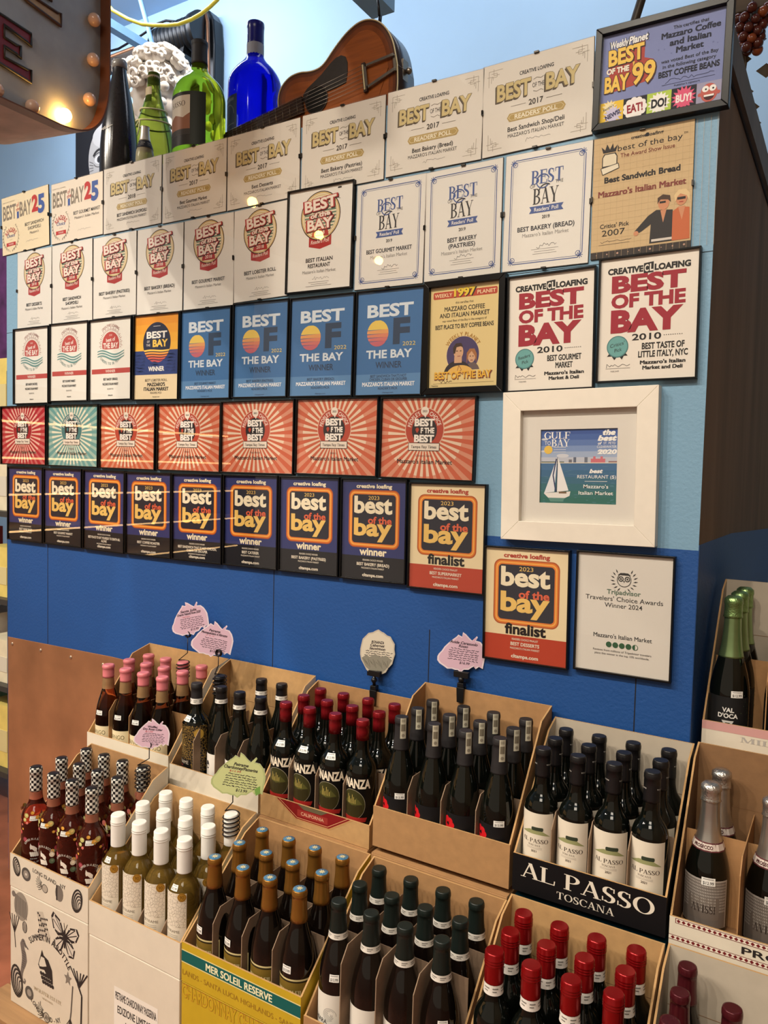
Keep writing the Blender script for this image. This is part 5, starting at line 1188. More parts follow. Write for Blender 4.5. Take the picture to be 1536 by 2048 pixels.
def d_white(root, prof, H, R):
    neck_cover(prof, H, H*.735, white_cap, parent=root, rings=2)
    p = Print(100, 170); p.rect(0, 0, 100, 170, (228, 218, 200), 0); p.rect(2, 2, 98, 110, crack_w, 1); p.tx('PIETRAME', 50, 124, 9, (120, 110, 98), 2, w=60)
    for y in (136, 142, 148): p.rect(26, y, 74, y+1.6, (176, 166, 152), 1)
    add_label(root, p, R, H*.40, .128, .078); q = Print(10, 10); q.circ(5, 5, 4.8, (176, 130, 50), 0, 24); q.band(5, 5, 4, 3.6, (120, 84, 30), 1, n=20); q.tx('90', 5, 5, 4, (100, 68, 24), 1, w=4.4)
    add_label(root, q, R+.0005, H*.585, .022, .022, .3, name='medal_sticker', rot=.72); sticker(prof, H*.645, .1, root, w=.018, h=.012)
def d_mer(root, prof, H, R):
    neck_cover(prof, H, H*.765, gold_foil, blue_top, parent=root)
    mb = MB(); 
    for i in range(8): a = i*PI/4; mb.face([(.002*cos(a+1.2), .002*sin(a+1.2), H+.0025), (.009*cos(a), .009*sin(a), H+.0025), (.002*cos(a-1.2), .002*sin(a-1.2), H+.0025)], ink((226, 214, 170)))
    mb.build('sun_emblem', root)
    p = Print(100, 60, (206, 192, 140)); p.rect(2.4, 3, 97.6, 60, (44, 38, 22), 1); p.rect(5, 6, 95, 60, (120, 98, 40), 2); p.serif('MER SOLEIL', 50, 24, 9, (226, 210, 160), 3, w=66)
    add_label(root, p, R, H*.25, .075, .095, .4); sticker(prof, H*.45, -.15, root, w=.022, h=.016)
def d_green(root, prof, H, R):
    neck_cover(prof, H, H*.785, green_foil, parent=root); collar(root, prof, H*.745, H*.79, (220, 214, 204))
    q = Print(20, 20); q.line([(4, 16), (10, 4), (16, 16)], 2, (170, 140, 70), 1); q.line([(4, 6), (16, 6)], 1.6, (170, 140, 70), 1); q.circ(10, 11, 4, (170, 140, 70), 1, 12); add_label(root, q, .0172, H*.82, .012, .013, .4, name='gold_emblem', rot=.2)
    p = Print(100, 100, (226, 222, 212))
    for i in range(5): p.band(62, 46, 16-i*3, 14.6-i*3, (176, 172, 166), 1, i*40, i*40+260, n=20)
    p.tx('CHIARA', 34, 62, 10, (60, 58, 58), 2, w=44, b=.01); p.rect(20, 76, 66, 78, (150, 146, 140), 1)
    add_label(root, p, R, H*.21, .095, .095); sticker(prof, H*.5, .5, root, w=.02, h=.015)
def d_red(root, prof, H, R):
    neck_cover(prof, H, H*.81, red_screw, parent=root, rings=3); collar(root, prof, H*.745, H*.812, (226, 220, 212))
    p = Print(100, 80, (206, 190, 140)); p.rect(3, 4, 97, 80, (222, 214, 196), 1); p.serif('ROSSO', 50, 36, 14, (120, 40, 36), 2, w=56)
    add_label(root, p, R, H*.30, .085, .1); sticker(prof, H*.56, .1, root, w=.02, h=.013)
def d_maroon(root, prof, H, R):
    neck_cover(prof, H, H*.78, maroon_foil, parent=root)
    p = Print(100, 80, (214, 204, 190)); p.rect(20, 30, 80, 34, (96, 50, 50), 1); p.rect(30, 42, 70, 45, (96, 50, 50), 1); add_label(root, p, R, H*.25, .08, .1)
def d_val(root, prof, H, R):
    neck_cover(prof, H, H*.60, mat('smooth green foil', (140, 166, 116), .3, metal=.85, noise=.1), name='foil_sleeve', parent=root)
    mb = MB(); mb.lathe([(.0185, H*.865), (.021, H*.87), (.0195, H*.885), (.0192, H*.955), (.0205, H*.965), (.0195, H*.995), (.013, H+.004), (.004, H+.005)], vgreen_foil, 20); mb.build('foil_head', root)
    p = Print(100, 90, (30, 30, 31)); p.tx('VAL', 50, 26, 9, (226, 224, 220), 2, w=24, b=.03); p.tx("D'OCA", 50, 38, 9, (226, 224, 220), 2, w=40, b=.03); p.poly([(38, 48), (62, 48), (50, 70)], (200, 198, 194), 2); p.poly([(45, 52), (55, 52), (50, 62)], (30, 30, 31), 3)
    add_label(root, p, R, H*.20, .10, .105, .5); sticker(prof, H*.37, .4, root, '$12.99', .026, .015)
    q = Print(40, 60); rnd = random.Random(2)
    for i in range(50): x, y = rnd.uniform(0, 40), rnd.uniform(0, 60); q.circ(x, y, .9, (70, 84, 66), 1, 6)
    add_label(root, q, R+.0006, H*.25, .08, .05, .2, name='dotted_print', rot=1.1)

KIND = {
 'pink': dict(shape=burgundy, r=.0385, H=.288, glass=wax_glass, dress=d_pink, d='amber rose bottle with a pink wax top'),
 'crack': dict(shape=bordeaux, r=.040, H=.288, glass=dark_glass, dress=d_crack, d='black bottle with a gold cracked label'),
 'wlabel': dict(shape=burgundy, r=.0385, H=.288, glass=dark_glass, dress=d_white_label, d='dark bottle with black capsule and white label'),
 'bonanza': dict(shape=bordeaux, r=.0385, H=.294, glass=dark_glass, dress=d_bonanza, d='dark bottle with a dull red capsule'),
 'avide': dict(shape=burgundy, r=.040, H=.311, glass=dark_glass, dress=d_avide, d='dark bottle with paper sealed black capsule'),
 'passo': dict(shape=bordeaux, r=.037, H=.304, glass=dark_glass, dress=d_passo, d='dark bottle with black capsule and cream label'),
 'avissi': dict(shape=sparkling, r=.043, H=.290, glass=dark_glass, dress=d_avissi, d='sparkling wine bottle with a silver foil head'),
 'summer': dict(shape=bordeaux, r=.0385, H=.3245, glass=rose_glass, dress=d_summer, d='pink decorated bottle with a checkered capsule'),
 'white': dict(shape=bordeaux, r=.0385, H=.300, glass=white_glass, dress=d_white, d='golden wine bottle with a white capsule'),
 'mer': dict(shape=burgundy, r=.0395, H=.286, glass=brown_glass, dress=d_mer, d='dark bottle with gold capsule and blue top'),
 'green': dict(shape=burgundy, r=.0395, H=.290, glass=brown_glass, dress=d_green, d='dark bottle with green capsule and white neck band'),
 'red': dict(shape=bordeaux, r=.036, H=.301, glass=dark_glass, dress=d_red, d='dark bottle with bright red screw cap'),
 'maroon': dict(shape=burgundy, r=.038, H=.300, glass=brown_glass, dress=d_maroon, d='dark bottle with a maroon capsule'),
 'val': dict(shape=sparkling, r=.043, H=.338, glass=dark_glass, dress=d_val, d='sparkling wine bottle with a green foil head'),
}
PROTO = {}
rb = random.Random(21)
BOTTLES = []
def place_bottle(kind, x, y, z, label, group, rz=None, tagged=True):
    if kind not in PROTO:
        if not tagged: raise ValueError('the first of a kind carries its price sticker')
        o = PROTO[kind] = bottle(kind)
    else: o = copy_tree(PROTO[kind], None, () if tagged else ('price_sticker',))
    o.location = (x, y, z); o.rotation_euler = (0, 0, rb.uniform(-.12, .12) if rz is None else rz)
    tag(o, label, 'wine bottle', group); return o
FRONT_TAGS = ('pink', 'bonanza', 'avide', 'white', 'mer', 'red', 'green', 'summer')
NOTAG = {('bonanza', 0, 3), ('avide', 0, 1), ('avide', 0, 2), ('white', 0, 1), ('white', 0, 2), ('mer', 0, 2), ('red', 0, 1), ('red', 0, 2), ('red', 0, 3), ('green', 0, 1), ('green', 0, 2)}
ROWN = ['front', 'middle', 'back']; ORD = ['first', 'second', 'third', 'last']
def fill_case(kind, rows, z, group, skip=(), rz=None):
    for j, row in enumerate(rows):
        for i, (x, y) in enumerate(row):
            if (j, i) in skip: continue
            place_bottle(kind, x, y, z, f"{KIND[kind]['d']}, {ROWN[j]} row, {ORD[i]} from the left", group, rz[i] if isinstance(rz, list) else rz, (kind, j, i) not in NOTAG and (j == 0 or kind not in FRONT_TAGS))
fill_case('pink', [[(x, y) for x in (.333, .413, .492, .574)] for y in (-.212, -.131, -.050)], UB+TH+.0005, 'pink wax bottles in the white case')
fill_case('bonanza', [[(x, y) for x in (1.039, 1.118, 1.200, 1.284)] for y in (-.208, -.130, -.0515)], UB+TH+.0005, 'red capsule bottles in the case with red trapezoid')
fill_case('avide', [[(x, y) for x in (1.398, 1.487, 1.569, 1.654)] for y in (-.212, -.1315, -.0508)], UB+.014+TH+.0005, 'paper sealed bottles in the plain brown case')
fill_case('passo', [[(1.754, -.207), (1.831, -.207), (1.908, -.207), (1.985, -.205)], [(1.755, -.131), (1.832, -.131), (1.909, -.131), (1.986, -.131)], [(1.756, -.056), (1.834, -.056), (1.911, -.056), (1.988, -.056)]], UB+.018+TH+.0005, 'cream label bottles in the black lipped case')
fill_case('summer', [[(.4035, -.512), (.483, -.513), (.5625, -.514), (.6455, -.516)], [(.4035, -.431), (.483, -.432), (.5625, -.433), (.6455, -.434)], [(.4035, -.3475), (.483, -.348), (.5625, -.348), (.6455, -.348)]], LZ[0]+TH+.0005, 'checkered capsule bottles in the shell printed case', (), [.8, .2, .35, .75])
fill_case('white', [[(.740, -.510), (.819, -.510), (.897, -.510), (.975, -.508)], [(.740, -.430), (.819, -.431), (.897, -.430), (.975, -.428)], [(.740, -.350), (.819, -.351), (.897, -.350), (.975, -.346)]], LZ[1]+TH+.0005, 'white capsule bottles in the plain white case')
fill_case('mer', [[(1.078, -.513), (1.164, -.513), (1.243, -.513), (1.325, -.512)], [(1.080, -.431), (1.164, -.432), (1.243, -.432), (1.325, -.430)], [(1.081, -.348), (1.166, -.3485), (1.245, -.3485), (1.325, -.348)]], LZ[2]+TH+.0005, 'gold capsule bottles in the yellow case')
fill_case('green', [[(1.424, -.506), (1.505, -.506), (1.585, -.506), (1.667, -.505)], [(1.425, -.427), (1.507, -.427), (1.588, -.427), (1.668, -.426)], [(1.426, -.3475), (1.509, -.3475), (1.589, -.3475), (1.668, -.347)]], LZ[3]+TH+.0005, 'green capsule bottles between the card dividers')
fill_case('red', [[(1.773, -.497), (1.846, -.498), (1.920, -.497), (1.994, -.492)], [(1.775, -.4235), (1.849, -.4245), (1.922, -.4235), (1.996, -.419)], [(1.774, -.3495), (1.850, -.351), (1.924, -.350), (1.998, -.345)]], LZ[4]+TH+.0005, 'red screw cap bottles in the brown case')
z2 = UB+TH+.0005
place_bottle('crack', .703, -.200, z2, 'black bottle with a gold cracked label, front corner of its case', None, 0)
W2 = [(.7855, -.185, 'second along the front row'), (.8635, -.195, 'third along the front row'), (.9415, -.196, 'last along the front row'), (.703, -.105, 'carrying a wire card holder'), (.825, -.056, 'in the back row beside the wire holder'), (.905, -.060, 'in the back row at its far end')]
for x, y, t in W2: place_bottle('wlabel', x, y, z2, 'dark white label bottle with black capsule, ' + t, 'black capsule bottles in the white fronted case')
z6 = UB+.008+TH+.0005
for x, y, t in ((2.088, -.140, 'nearest the black lipped case'), (2.096, -.052, 'behind the other two'), (2.203, -.150, 'at the right edge')): place_bottle('avissi', x, y, z6, 'sparkling wine bottle with a silver foil head, ' + t, 'silver foil bottles in the diamond banded case', 0)
for x, y, t in ((2.089, -.340, 'farthest back'), (2.091, -.424, 'second from the back'), (2.090, -.508, 'nearest the viewer'), (2.174, -.418, 'standing alone to the right')): place_bottle('maroon', x, y, LZ[5]+TH+.0005, 'dark bottle with a maroon capsule, ' + t, 'maroon capsule bottles in the white case')
for x, y, t in ((2.085, .100, 'front one by the dark wall'), (2.088, .188, 'second behind the front one'), (2.090, .272, 'third, against the card back'), (2.20, .100, 'front one at the right edge')): place_bottle('val', x, y, FL+1.043+TH+.0005, 'sparkling wine bottle with a green foil head, ' + t, 'green foil bottles in the pink banded case', .1)

# ------------------------------------------------------------ hand-written shelf cards
wire = mat('black coated wire', (24, 20, 24), .35, metal=.3, noise=.1)
blk_plastic = mat('black plastic', (18, 18, 19), .35, noise=.1)
_o = [(150,600),(158,560),(185,510),(205,445),(245,375),(285,315),(325,262),(342,228),(398,240),(392,176),(440,192),(498,228),(540,248),(583,170),(600,184),(586,234),(650,230),(700,268),(732,312),(756,360),(766,430),(771,500),(778,572),(722,560),(686,606),(664,570),(632,600),(600,642),(540,662),(508,710),(462,692),(428,702),(380,700),(322,720),(270,702),(202,682),(162,650)]
def rot2(pts, deg):
    c, s_ = cos(math.radians(deg)), sin(math.radians(deg)); return [(x*c-y*s_, x*s_+y*c) for x, y in pts]
GRAPE = rot2([((x-464)/628*100, (y-450)/628*100) for x, y in _o], 10)
TREE = [(0, -50), (7, -46), (13, -44), (20, -39), (28, -37), (33, -29), (38, -22), (38, -10), (40, 0), (37, 12), (35, 22), (27, 32), (22, 42), (14, 47), (-14, 47), (-22, 41), (-28, 31), (-35, 20), (-38, 8), (-38, -4), (-36, -16), (-34, -26), (-27, -34), (-22, -40), (-12, -43), (-6, -47)]
def card_art(shape, paper, edge, title, red, price, seed, lines=6):
    p = Print(100, 100); o = [(50+x, 50+y) for x, y in shape]; p.poly(o, edge, 0); p.poly([(50+x*.93, 50+y*.93) for x, y in shape], paper, 1)
    k = (40, 32, 44); y = 28
    rnd = random.Random(seed)
    for t in title: p.tx(t, 50, y, 6, k, 3, w=min(64, len(t)*4), sh=.3, b=.022); y += 7
    if red: p.tx(red, 40, y, 3.6, (190, 60, 60), 3, w=22, sh=.2); y += 5.6
    for i in range(lines):
        x = 22+rnd.uniform(-3, 3)+(4 if i == 0 else 0)
        while x < 80:
            L = rnd.uniform(4, 11); L = min(L, 84-x)
            P = [(x+L*j/6, y+rnd.uniform(-1.2, 1.2)) for j in range(7)]; p.line(P, 1.15, k, 2); x += L+1.8
        y += 4.6
    p.tx(price, 56, y+1.4, 5.4, k, 3, w=22, sh=.2, b=.01)
    return p, o
def card(label, p_o, pos, size, yawd, rolld, leaf=None, name='shelf_card', lab=None):
    p, o = p_o; mb = MB(); f = lambda x, y, z: ((x-50)/100*size, -.0007-z*.00015, (50-y)/100*size)
    if leaf: p.poly([(50+x, 50+y) for x, y in leaf], (126, 168, 84), 2)
    base = [f(x, y, 0) for x, y in o]; mb.prism([(a, -.0006, c) for a, b_, c in base], (0, .0006, 0), ink((226, 216, 220)))
    p.fill(mb, f)
    ob = mb.build(name, None, pos, (0, math.radians(-rolld), 0)); 
    ob.rotation_euler = (Matrix.Rotation(math.radians(yawd), 3, 'Z') @ Matrix.Rotation(math.radians(-rolld), 3, 'Y')).to_euler()
    return tag(ob, label, 'price card', 'handwritten shelf cards')
def coil_holder(label, x, y, ztop, rc, top, turns=5):
    """wire wound round a bottle neck, a stem up to a ring clip at `top`"""
    r = thing('card_holder', label, 'card holder', (x, y, ztop-.06), (0, 0, 0), 'wire card holders on bottle necks')
    P = []; n = turns*14
    for i in range(n+1): a = 2*PI*i/14+PI; P.append((rc*cos(a), rc*sin(a), .006+.056*i/n))
    t = Vector(top)-Vector((x, y, ztop-.06)); b = P[-1]
    mb = MB(); mb.tube(P, .0017, wire, 6); mb.build('coil', r)
    mb = MB(); mb.tube([b, (b[0]*.6+t.x*.4, b[1]*.6+t.y*.4, b[2]+.012), (t.x, t.y, b[2]+.03), (t.x, t.y, t.z-.011)], .0014, wire, 6); mb.build('stem', r)
    mb = MB(); mb.tube([(t.x+.010*cos(a), t.y-.002, t.z+.010*sin(a)) for a in [i*PI/8 for i in range(17)]], .0019, wire, 6, cap=False)
    mb.tube([(t.x+.010*cos(a), t.y+.0032, t.z+.010*sin(a)) for a in [i*PI/8 for i in range(17)]], .0019, wire, 6, cap=False); o = mb.build('ring_clip', r); return r
def clamp_holder(label, x, y, z, top):
    """plastic clamp biting the top edge of a case back, ball joint and gripper"""
    r = thing('card_clip', label, 'card holder', (x, y, z), (0, 0, 0), 'black plastic card clips')
    mb = MB(); mb.prism([(-.009, -.004, -.034), (.009, -.004, -.034), (.011, -.004, .006), (-.011, -.004, .006)], (0, -.006, 0), blk_plastic); mb.prism([(-.009, .0035, -.03), (.009, .0035, -.03), (.011, .0035, .006), (-.011, .0035, .006)], (0, .005, 0), blk_plastic); mb.box((-.009, -.01, .006), (.009, .0085, .018), blk_plastic); bevel(mb.build('clamp', r), .0015)
    mb = MB(); mb.tube([(0, -.002, .018), (0, -.003, top-z-.016)], .0045, blk_plastic, 10); mb.sphere((0, -.003, (top-z+.0)*.55), .0085, blk_plastic); mb.build('ball_arm', r)
    mb = MB(); mb.box((-.021, -.008, top-z-.016), (.021, -.0026, top-z), blk_plastic); mb.box((-.021, -.001, top-z-.016), (.021, .003, top-z), blk_plastic); bevel(mb.build('gripper', r), .001); return r
LIL = (222, 186, 204); LE = (236, 220, 228)
GRP = rot2(GRAPE, 0)
coil_holder('black wire holder on the back row pink wax bottle', .492, -.050, 1.0935, .0205, (.512, -.0505, 1.186))
card('lilac leaf shaped card standing highest above the pink wax bottles', card_art(GRP, LIL, LE, ['Santa Julia', 'Orange Natural Rose 2020'], '- natural wine', '$13.99', 1), (.522, -.0502, 1.236), .125, 24, 14)
coil_holder('black wire holder on the white label bottle behind the gold cracked one', .703, -.105, 1.0935, .0205, (.697, -.1055, 1.163))
card('lilac leaf shaped card above the black capsule bottles', card_art(GRP, LIL, LE, ['Petrame', 'Montepulciano d Abruzzo'], '* * *', '$13.99', 2), (.676, -.1052, 1.200), .128, 24, -8)
clamp_holder('black clip on the back of the red trapezoid case', 1.192, -.008, 1.108, 1.168)
card('cream balloon shaped card with a grey hill drawing', card_art(TREE, (222, 212, 192), (200, 190, 172), ['BONANZA', 'Cabernet', 'Sauvignon'], None, '', 3, 3), (1.198, -.0078, 1.220), .128, 18, -2)
hp = bpy.context.scene.objects['shelf_card.002']
clamp_holder('black clip on the back of the plain brown case', 1.459, -.008, 1.161, 1.208)
card('lilac leaf shaped card clipped above the paper sealed bottles', card_art(GRP, LIL, LE, ['Avide Cerasuolo', 'Rosso'], None, '$16.99', 4), (1.459, -.0078, 1.256), .122, 18, -4)
coil_holder('black wire holder on the last back row checkered bottle', .6455, -.348, .8775, .0205, (.672, -.3485, .950))
card('lilac leaf shaped card above the checkered capsule bottles', card_art(GRP, LIL, LE, ['Wolffer', 'Dry Rose Cider'], '$1.00', '$21.99', 5), (.685, -.3482, .980), .10, 28, -2)
coil_holder('black wire holder on the last back row white capsule bottle', .975, -.346, .8302, .0215, (.980, -.3465, .902))
card('pale green leaf shaped card above the white capsule bottles', card_art(GRP, (206, 212, 150), (186, 196, 136), ['Petrame', 'Chardonnay/Passerina'], '$13.99', '$13.99', 6), (1.003, -.3462, .936), .138, 26, -6, leaf=[(30, 20), (40, 12), (42, 26), (34, 32)])
# grey hill drawn on the balloon shaped card
p = Print(100, 100); p.poly([(16, 66), (26, 58), (34, 62), (46, 54), (58, 60), (70, 55), (84, 64), (78, 76), (70, 88), (62, 94), (38, 94), (26, 84)], (146, 142, 128), 2)
for i in range(16): p.line([(20+i*3.6, 66+(i % 3)*3), (26+i*3.4, 76+(i % 4)*3)], .7, (92, 88, 78), 3)
mb = MB(); p.fill(mb, lambda x, y, z: ((x-50)/100*.128, -.0009-z*.0001, (50-y)/100*.128)); o = mb.build('hill_drawing', hp)

# ------------------------------------------------------------ things standing on top of the cold room
TOP = CT+.0005
plaster = mat('white plaster', (238, 232, 224), .6, noise=.03, nscale=20)
def top_bottle(label, x, y, r, H, prof, glass, dress=None):
    root = thing('display_bottle', label, 'bottle', (x, y, TOP), (0, 0, 0), 'empty bottles on top of the cold room')
    prof = soft(soft(prof)); mb = MB(); mb.lathe(prof, glass, 36); mb.build('glass_body', root)
    if dress: dress(root, prof, H, r)
    return root
smoke = mat('dusty black glass', (40, 36, 34), .18, spec=.6, noise=.3, nscale=120)
gg = mat('bright green glass', (150, 182, 40), .05, trans=.9, ior=1.12, noise=.15, nscale=12); gg2 = mat('olive green glass', (140, 165, 66), .08, trans=.85, ior=1.12, noise=.15, nscale=12); bg = mat('cobalt blue glass', (8, 18, 250), .05, trans=.55, ior=1.2, emit=None); cg = mat('clear beer glass', (196, 186, 156), .08, trans=.5, ior=1.15)
def dr_black(root, prof, H, r):
    mb = MB(); mb.lathe([(.0225, H-.03), (.0262, H-.028), (.0262, H-.006), (.022, H)], mat('pale glass lip', (150, 146, 140), .2, noise=.1), 24); mb.build('lip_ring', root)
    p = Print(100, 40); p.line([(8, 22), (16, 10), (14, 30), (24, 16), (30, 24), (38, 14), (40, 28), (52, 12), (50, 26), (62, 18), (72, 12), (66, 24), (80, 14), (92, 10)], 2.6, (206, 200, 190), 1); add_label(root, p, r_at(prof, H*.42)+.0015, H*.42, .03, .075, name='script_lettering')
top_bottle('tall slim dusty black bottle beside the white bust', .006, .09, .067, .438, [(.056, 0), (.067, .004), (.067, .08), (.063, .17), (.051, .26), (.036, .335), (.027, .378), (.0235, .405), (.0225, .438)], smoke, dr_black)
twine = mat('pale twine', (214, 206, 150), .8)
def dr_spark(root, prof, H, r):
    mb = MB(); mb.lathe([(.020, H-.035), (.023, H-.033), (.023, H-.012), (.020, H-.01), (.019, H)], mat('cork and cage', (150, 124, 92), .6, noise=.4, nscale=80), 20); mb.build('cork', root)
    p = Print(60, 60, (196, 178, 140)); add_label(root, p, r_at(prof, H*.83)+.001, H*.82, .055, .035, name='neck_label')
    mb = MB()
    for z in (.70, .60): rr = r_at(prof, H*z)+.003; mb.tube([(rr*cos(a), rr*sin(a), H*z+.004*sin(2*a)) for a in [i*PI/14 for i in range(29)]], .003, twine, 6, cap=False)
    rr = r_at(prof, H*.6)+.003; mb.tube([(.0, -rr, H*.6), (.012, -rr-.016, H*.5), (.016, -rr-.035, H*.4), (.02, -rr-.04, H*.34)], .0028, twine, 6); mb.tube([(.0, -rr, H*.6), (-.03, -rr-.01, H*.5), (-.05, -rr-.012, H*.42)], .0028, twine, 6); mb.build('twine', root)
top_bottle('green sparkling wine bottle tied with pale twine', -.020, .27, .089, .478, [(.072, 0), (.089, .005), (.089, .15), (.082, .22), (.063, .285), (.042, .345), (.031, .385), (.0245, .415), (.023, .46), (.0215, .478)], gg2, dr_spark)
def dr_beer(root, prof, H, r):
    neck_cover(prof, H, H*.72, mat('pale neck foil', (206, 200, 190), .35, metal=.3), parent=root, extra=.001); collar(root, prof, H*.55, H*.70, (34, 34, 40))
top_bottle('small pale necked beer bottle in front of the twine tied bottle', .167, .065, .031, .166, [(.024, 0), (.031, .004), (.031, .07), (.028, .09), (.018, .118), (.0145, .14), (.0135, .16), (.013, .166)], cg, dr_beer)
def dr_green(root, prof, H, r):
    neck_cover(prof, H, H*.82, blk_matte, parent=root, extra=.0015)
    p = Print(100, 120, (44, 42, 40)); p.rect(10, 8, 92, 96, (206, 200, 186), 1); p.poly([(10, 60), (40, 50), (70, 58), (92, 48), (92, 84), (10, 84)], (140, 96, 74), 2); p.serif('SASSO', 50, 26, 12, (90, 80, 70), 2, w=56); p.rect(10, 84, 92, 96, (60, 56, 54), 2)
    add_label(root, p, r, H*.34, .17, .115, name='label', rot=-.1)
    q = Print(100, 120, (40, 46, 40)); add_label(root, q, r+.0005, H*.34, .17, .05, name='back_label', rot=.75)
top_bottle('large bright green wine bottle with a dark label', .356, .13, .0877, .431, [(.072, 0), (.0877, .005), (.0877, .225), (.086, .255), (.076, .285), (.051, .31), (.0305, .33), (.026, .352), (.025, .415), (.027, .419), (.026, .431)], gg, dr_green)
def dr_blue(root, prof, H, r):
    neck_cover(prof, H, H*.86, mat('blue foil', (16, 16, 110), .25, noise=.1), parent=root, extra=.0012)
    p = Print(100, 30, (150, 154, 166)); add_label(root, p, r_at(prof, H*.82)+.001, H*.825, .045, .17, name='neck_label')
    q = Print(60, 120, (60, 66, 110)); q.band(30, 40, 22, 20, (120, 124, 150), 1, 0, 180); q.rect(10, 6, 50, 12, (120, 124, 150), 1); q.rect(8, 60, 52, 62, (120, 124, 150), 1); add_label(root, q, r, H*.33, .19, .09, name='label', rot=-.45)
top_bottle('large cobalt blue glass bottle beside the guitar', .452, .30, .0935, .549, [(.075, 0), (.0935, .005), (.0935, .325), (.090, .355), (.072, .385), (.047, .41), (.031, .43), (.0285, .45), (.028, .528), (.0295, .534), (.0285, .549)], bg, dr_blue)

# plaster bust: one fused body, curls of hair as its child
bust = thing('plaster_bust', 'white plaster bust of a curly haired man seen from the side', 'sculpture', (-.365, .60, TOP+.076))
bust.scale = (1.11,)*3
mb = MB(); mb.box((-.02, -.16, -.071), (.20, .16, -.0), plaster); bevel(mb.build('base', bust), .006)
mb = MB()
S = lambda x, z, r, y=0.0, sc=(1, 1, 1): mb.sphere((x+.20, y, z-TOP), r, plaster, 20, 14, sc)
S(-.20, 3.235, .098, 0, (1.12, .86, 1.0)); S(-.245, 3.175, .070, 0, (.86, .92, 1.1)); S(-.238, 3.125, .058, 0, (.85, .9, .9)); S(-.268, 3.095, .026, 0, (1, 1.1, .8)); S(-.16, 3.15, .07, 0, (1, .9, 1.1))
for i in range(7): S(-.305-.016*math.sin(i/6*PI*.5)*1.2, 3.198-i*.0085, .0125+.0018*i, 0, (1, .9, 1))
S(-.325, 3.146, .016, 0, (1.1, 1.2, .9)); S(-.294, 3.206, .028, 0, (.8, 2.0, .6)); S(-.298, 3.124, .013, 0, (1.1, 1.9, .55)); S(-.294, 3.111, .014, 0, (1.0, 1.6, .6))
for s in (-1, 1): S(-.285, 3.185, .015, s*.032); S(-.27, 3.15, .03, s*.036, (.8, .8, 1)); S(-.155, 3.165, .022, s*.078, (.7, .5, 1.3))
for i in range(9): t = i/8; S(-.185+.075*t, 3.09-.20*t, .064+.012*t, 0, (1.0, 1.0, 1))
for i in range(9): t = -1+i/4; S(-.10, 2.84-.05*abs(t)**2, .085, t*.13, (1, 1, .8)); S(-.10, 2.775, .062, t*.13, (1.4, 1, 1))
S(-.11, 2.77, .055, 0, (2.4, 3.0, 1.0))
o = mb.build('head_and_shoulders', bust); m_ = o.modifiers.new('fuse', 'REMESH'); m_.mode = 'VOXEL'; m_.voxel_size = .0055; m_.use_smooth_shade = True; sm_ = o.modifiers.new('soften', 'SMOOTH'); sm_.iterations = 4
mb = MB(); rnd = random.Random(5)
for i in range(150):
    a = rnd.uniform(0, 2*PI); b = rnd.uniform(-.35, 1.35)
    x = .118*cos(a)*cos(b) if b > 0 else .112*cos(a); y = .1*sin(a)*cos(max(b, 0)); z = .11*sin(b)
    if x < -.06 and z < .03: continue
    c = (x+.005, y, 3.245+z-TOP); r_ = rnd.uniform(.017, .028)
    mb.sphere(c, r_, plaster, 10, 7, (1, 1, .8))
    ax = Vector((x, y, z)).normalized(); u = ax.orthogonal().normalized(); v = ax.cross(u); ph = rnd.uniform(0, 6)
    mb.tube([tuple(Vector(c)+ax*(r_*.75+.004)+(u*cos(ph+t)+v*sin(ph+t))*(r_*(.95-.1*t))) for t in [j*.6 for j in range(10)]], .0065, plaster, 6)
for i in range(16):
    t = i/15; mb.sphere((.06+.045*sin(i*2.1)+.03*(1-t), .075*(1 if i % 2 else -1), 3.21-.14*t-TOP), .018, plaster, 10, 7)
for i in range(14): mb.sphere((-.085-.035*abs(cos(i)), -.09+.18*i/13, 3.285-TOP+.02*sin(i*2.3)), .027, plaster, 10, 7)
mb.build('hair', bust)

# guitar lying on its edge, leaning neck to the left
gtop = mat('amber guitar top', (150, 82, 36), .3, noise=.25, nscale=14, stretch=(.6, 8, 8), coat=.3); gside = mat('dark brown guitar side', (44, 30, 24), .35, noise=.2, coat=.3); gdark = mat('sunburst edge', (70, 40, 22), .3, noise=.2, coat=.3)
ivory = mat('cream binding', (214, 200, 160), .5, noise=.05); nickel = mat('worn nickel', (150, 140, 128), .3, metal=.9, noise=.2); ebony = mat('dark fretboard', (52, 36, 30), .5, noise=.2)
GB = [(.641,2.905),(.640, 2.921), (.645, 2.947), (.662, 2.969), (.691, 2.985), (.729, 2.988), (.766, 2.980), (.803, 2.981), (.827, 2.994), (.854, 3.022), (.885, 3.049), (.915, 3.069), (.949, 3.083), (.983, 3.083), (1.013, 3.072), (1.038, 3.053), (1.060, 3.025), (1.076, 2.991), (1.086, 2.95), (1.091, 2.925)]
A0 = Vector((.799, 2.885)); ad = (Vector((.98, 2.910))-A0).normalized(); an = Vector((-ad.y, ad.x))
def mirror(q): v = Vector(q)-A0; return tuple(A0+ad*v.dot(ad)-an*v.dot(an))
body = GB + [mirror(q) for q in GB[::-1]]
def smooth_loop(p, it=2):
    for _ in range(it): p = [w for a, b in zip(p, p[1:]+p[:1]) for w in ((.75*a[0]+.25*b[0], .75*a[1]+.25*b[1]), (.25*a[0]+.75*b[0], .25*a[1]+.75*b[1]))]
    return p
body = smooth_loop(body); gx, gz = .90, TOP
zmin = min(q[1] for q in body); lift = max(0, TOP+.001-zmin)
G = thing('guitar', 'sunburst acoustic guitar lying on its edge on top of the cold room', 'guitar', (gx, .2, TOP))
L = lambda q, y: (q[0]-gx, y, q[1]+lift-TOP)
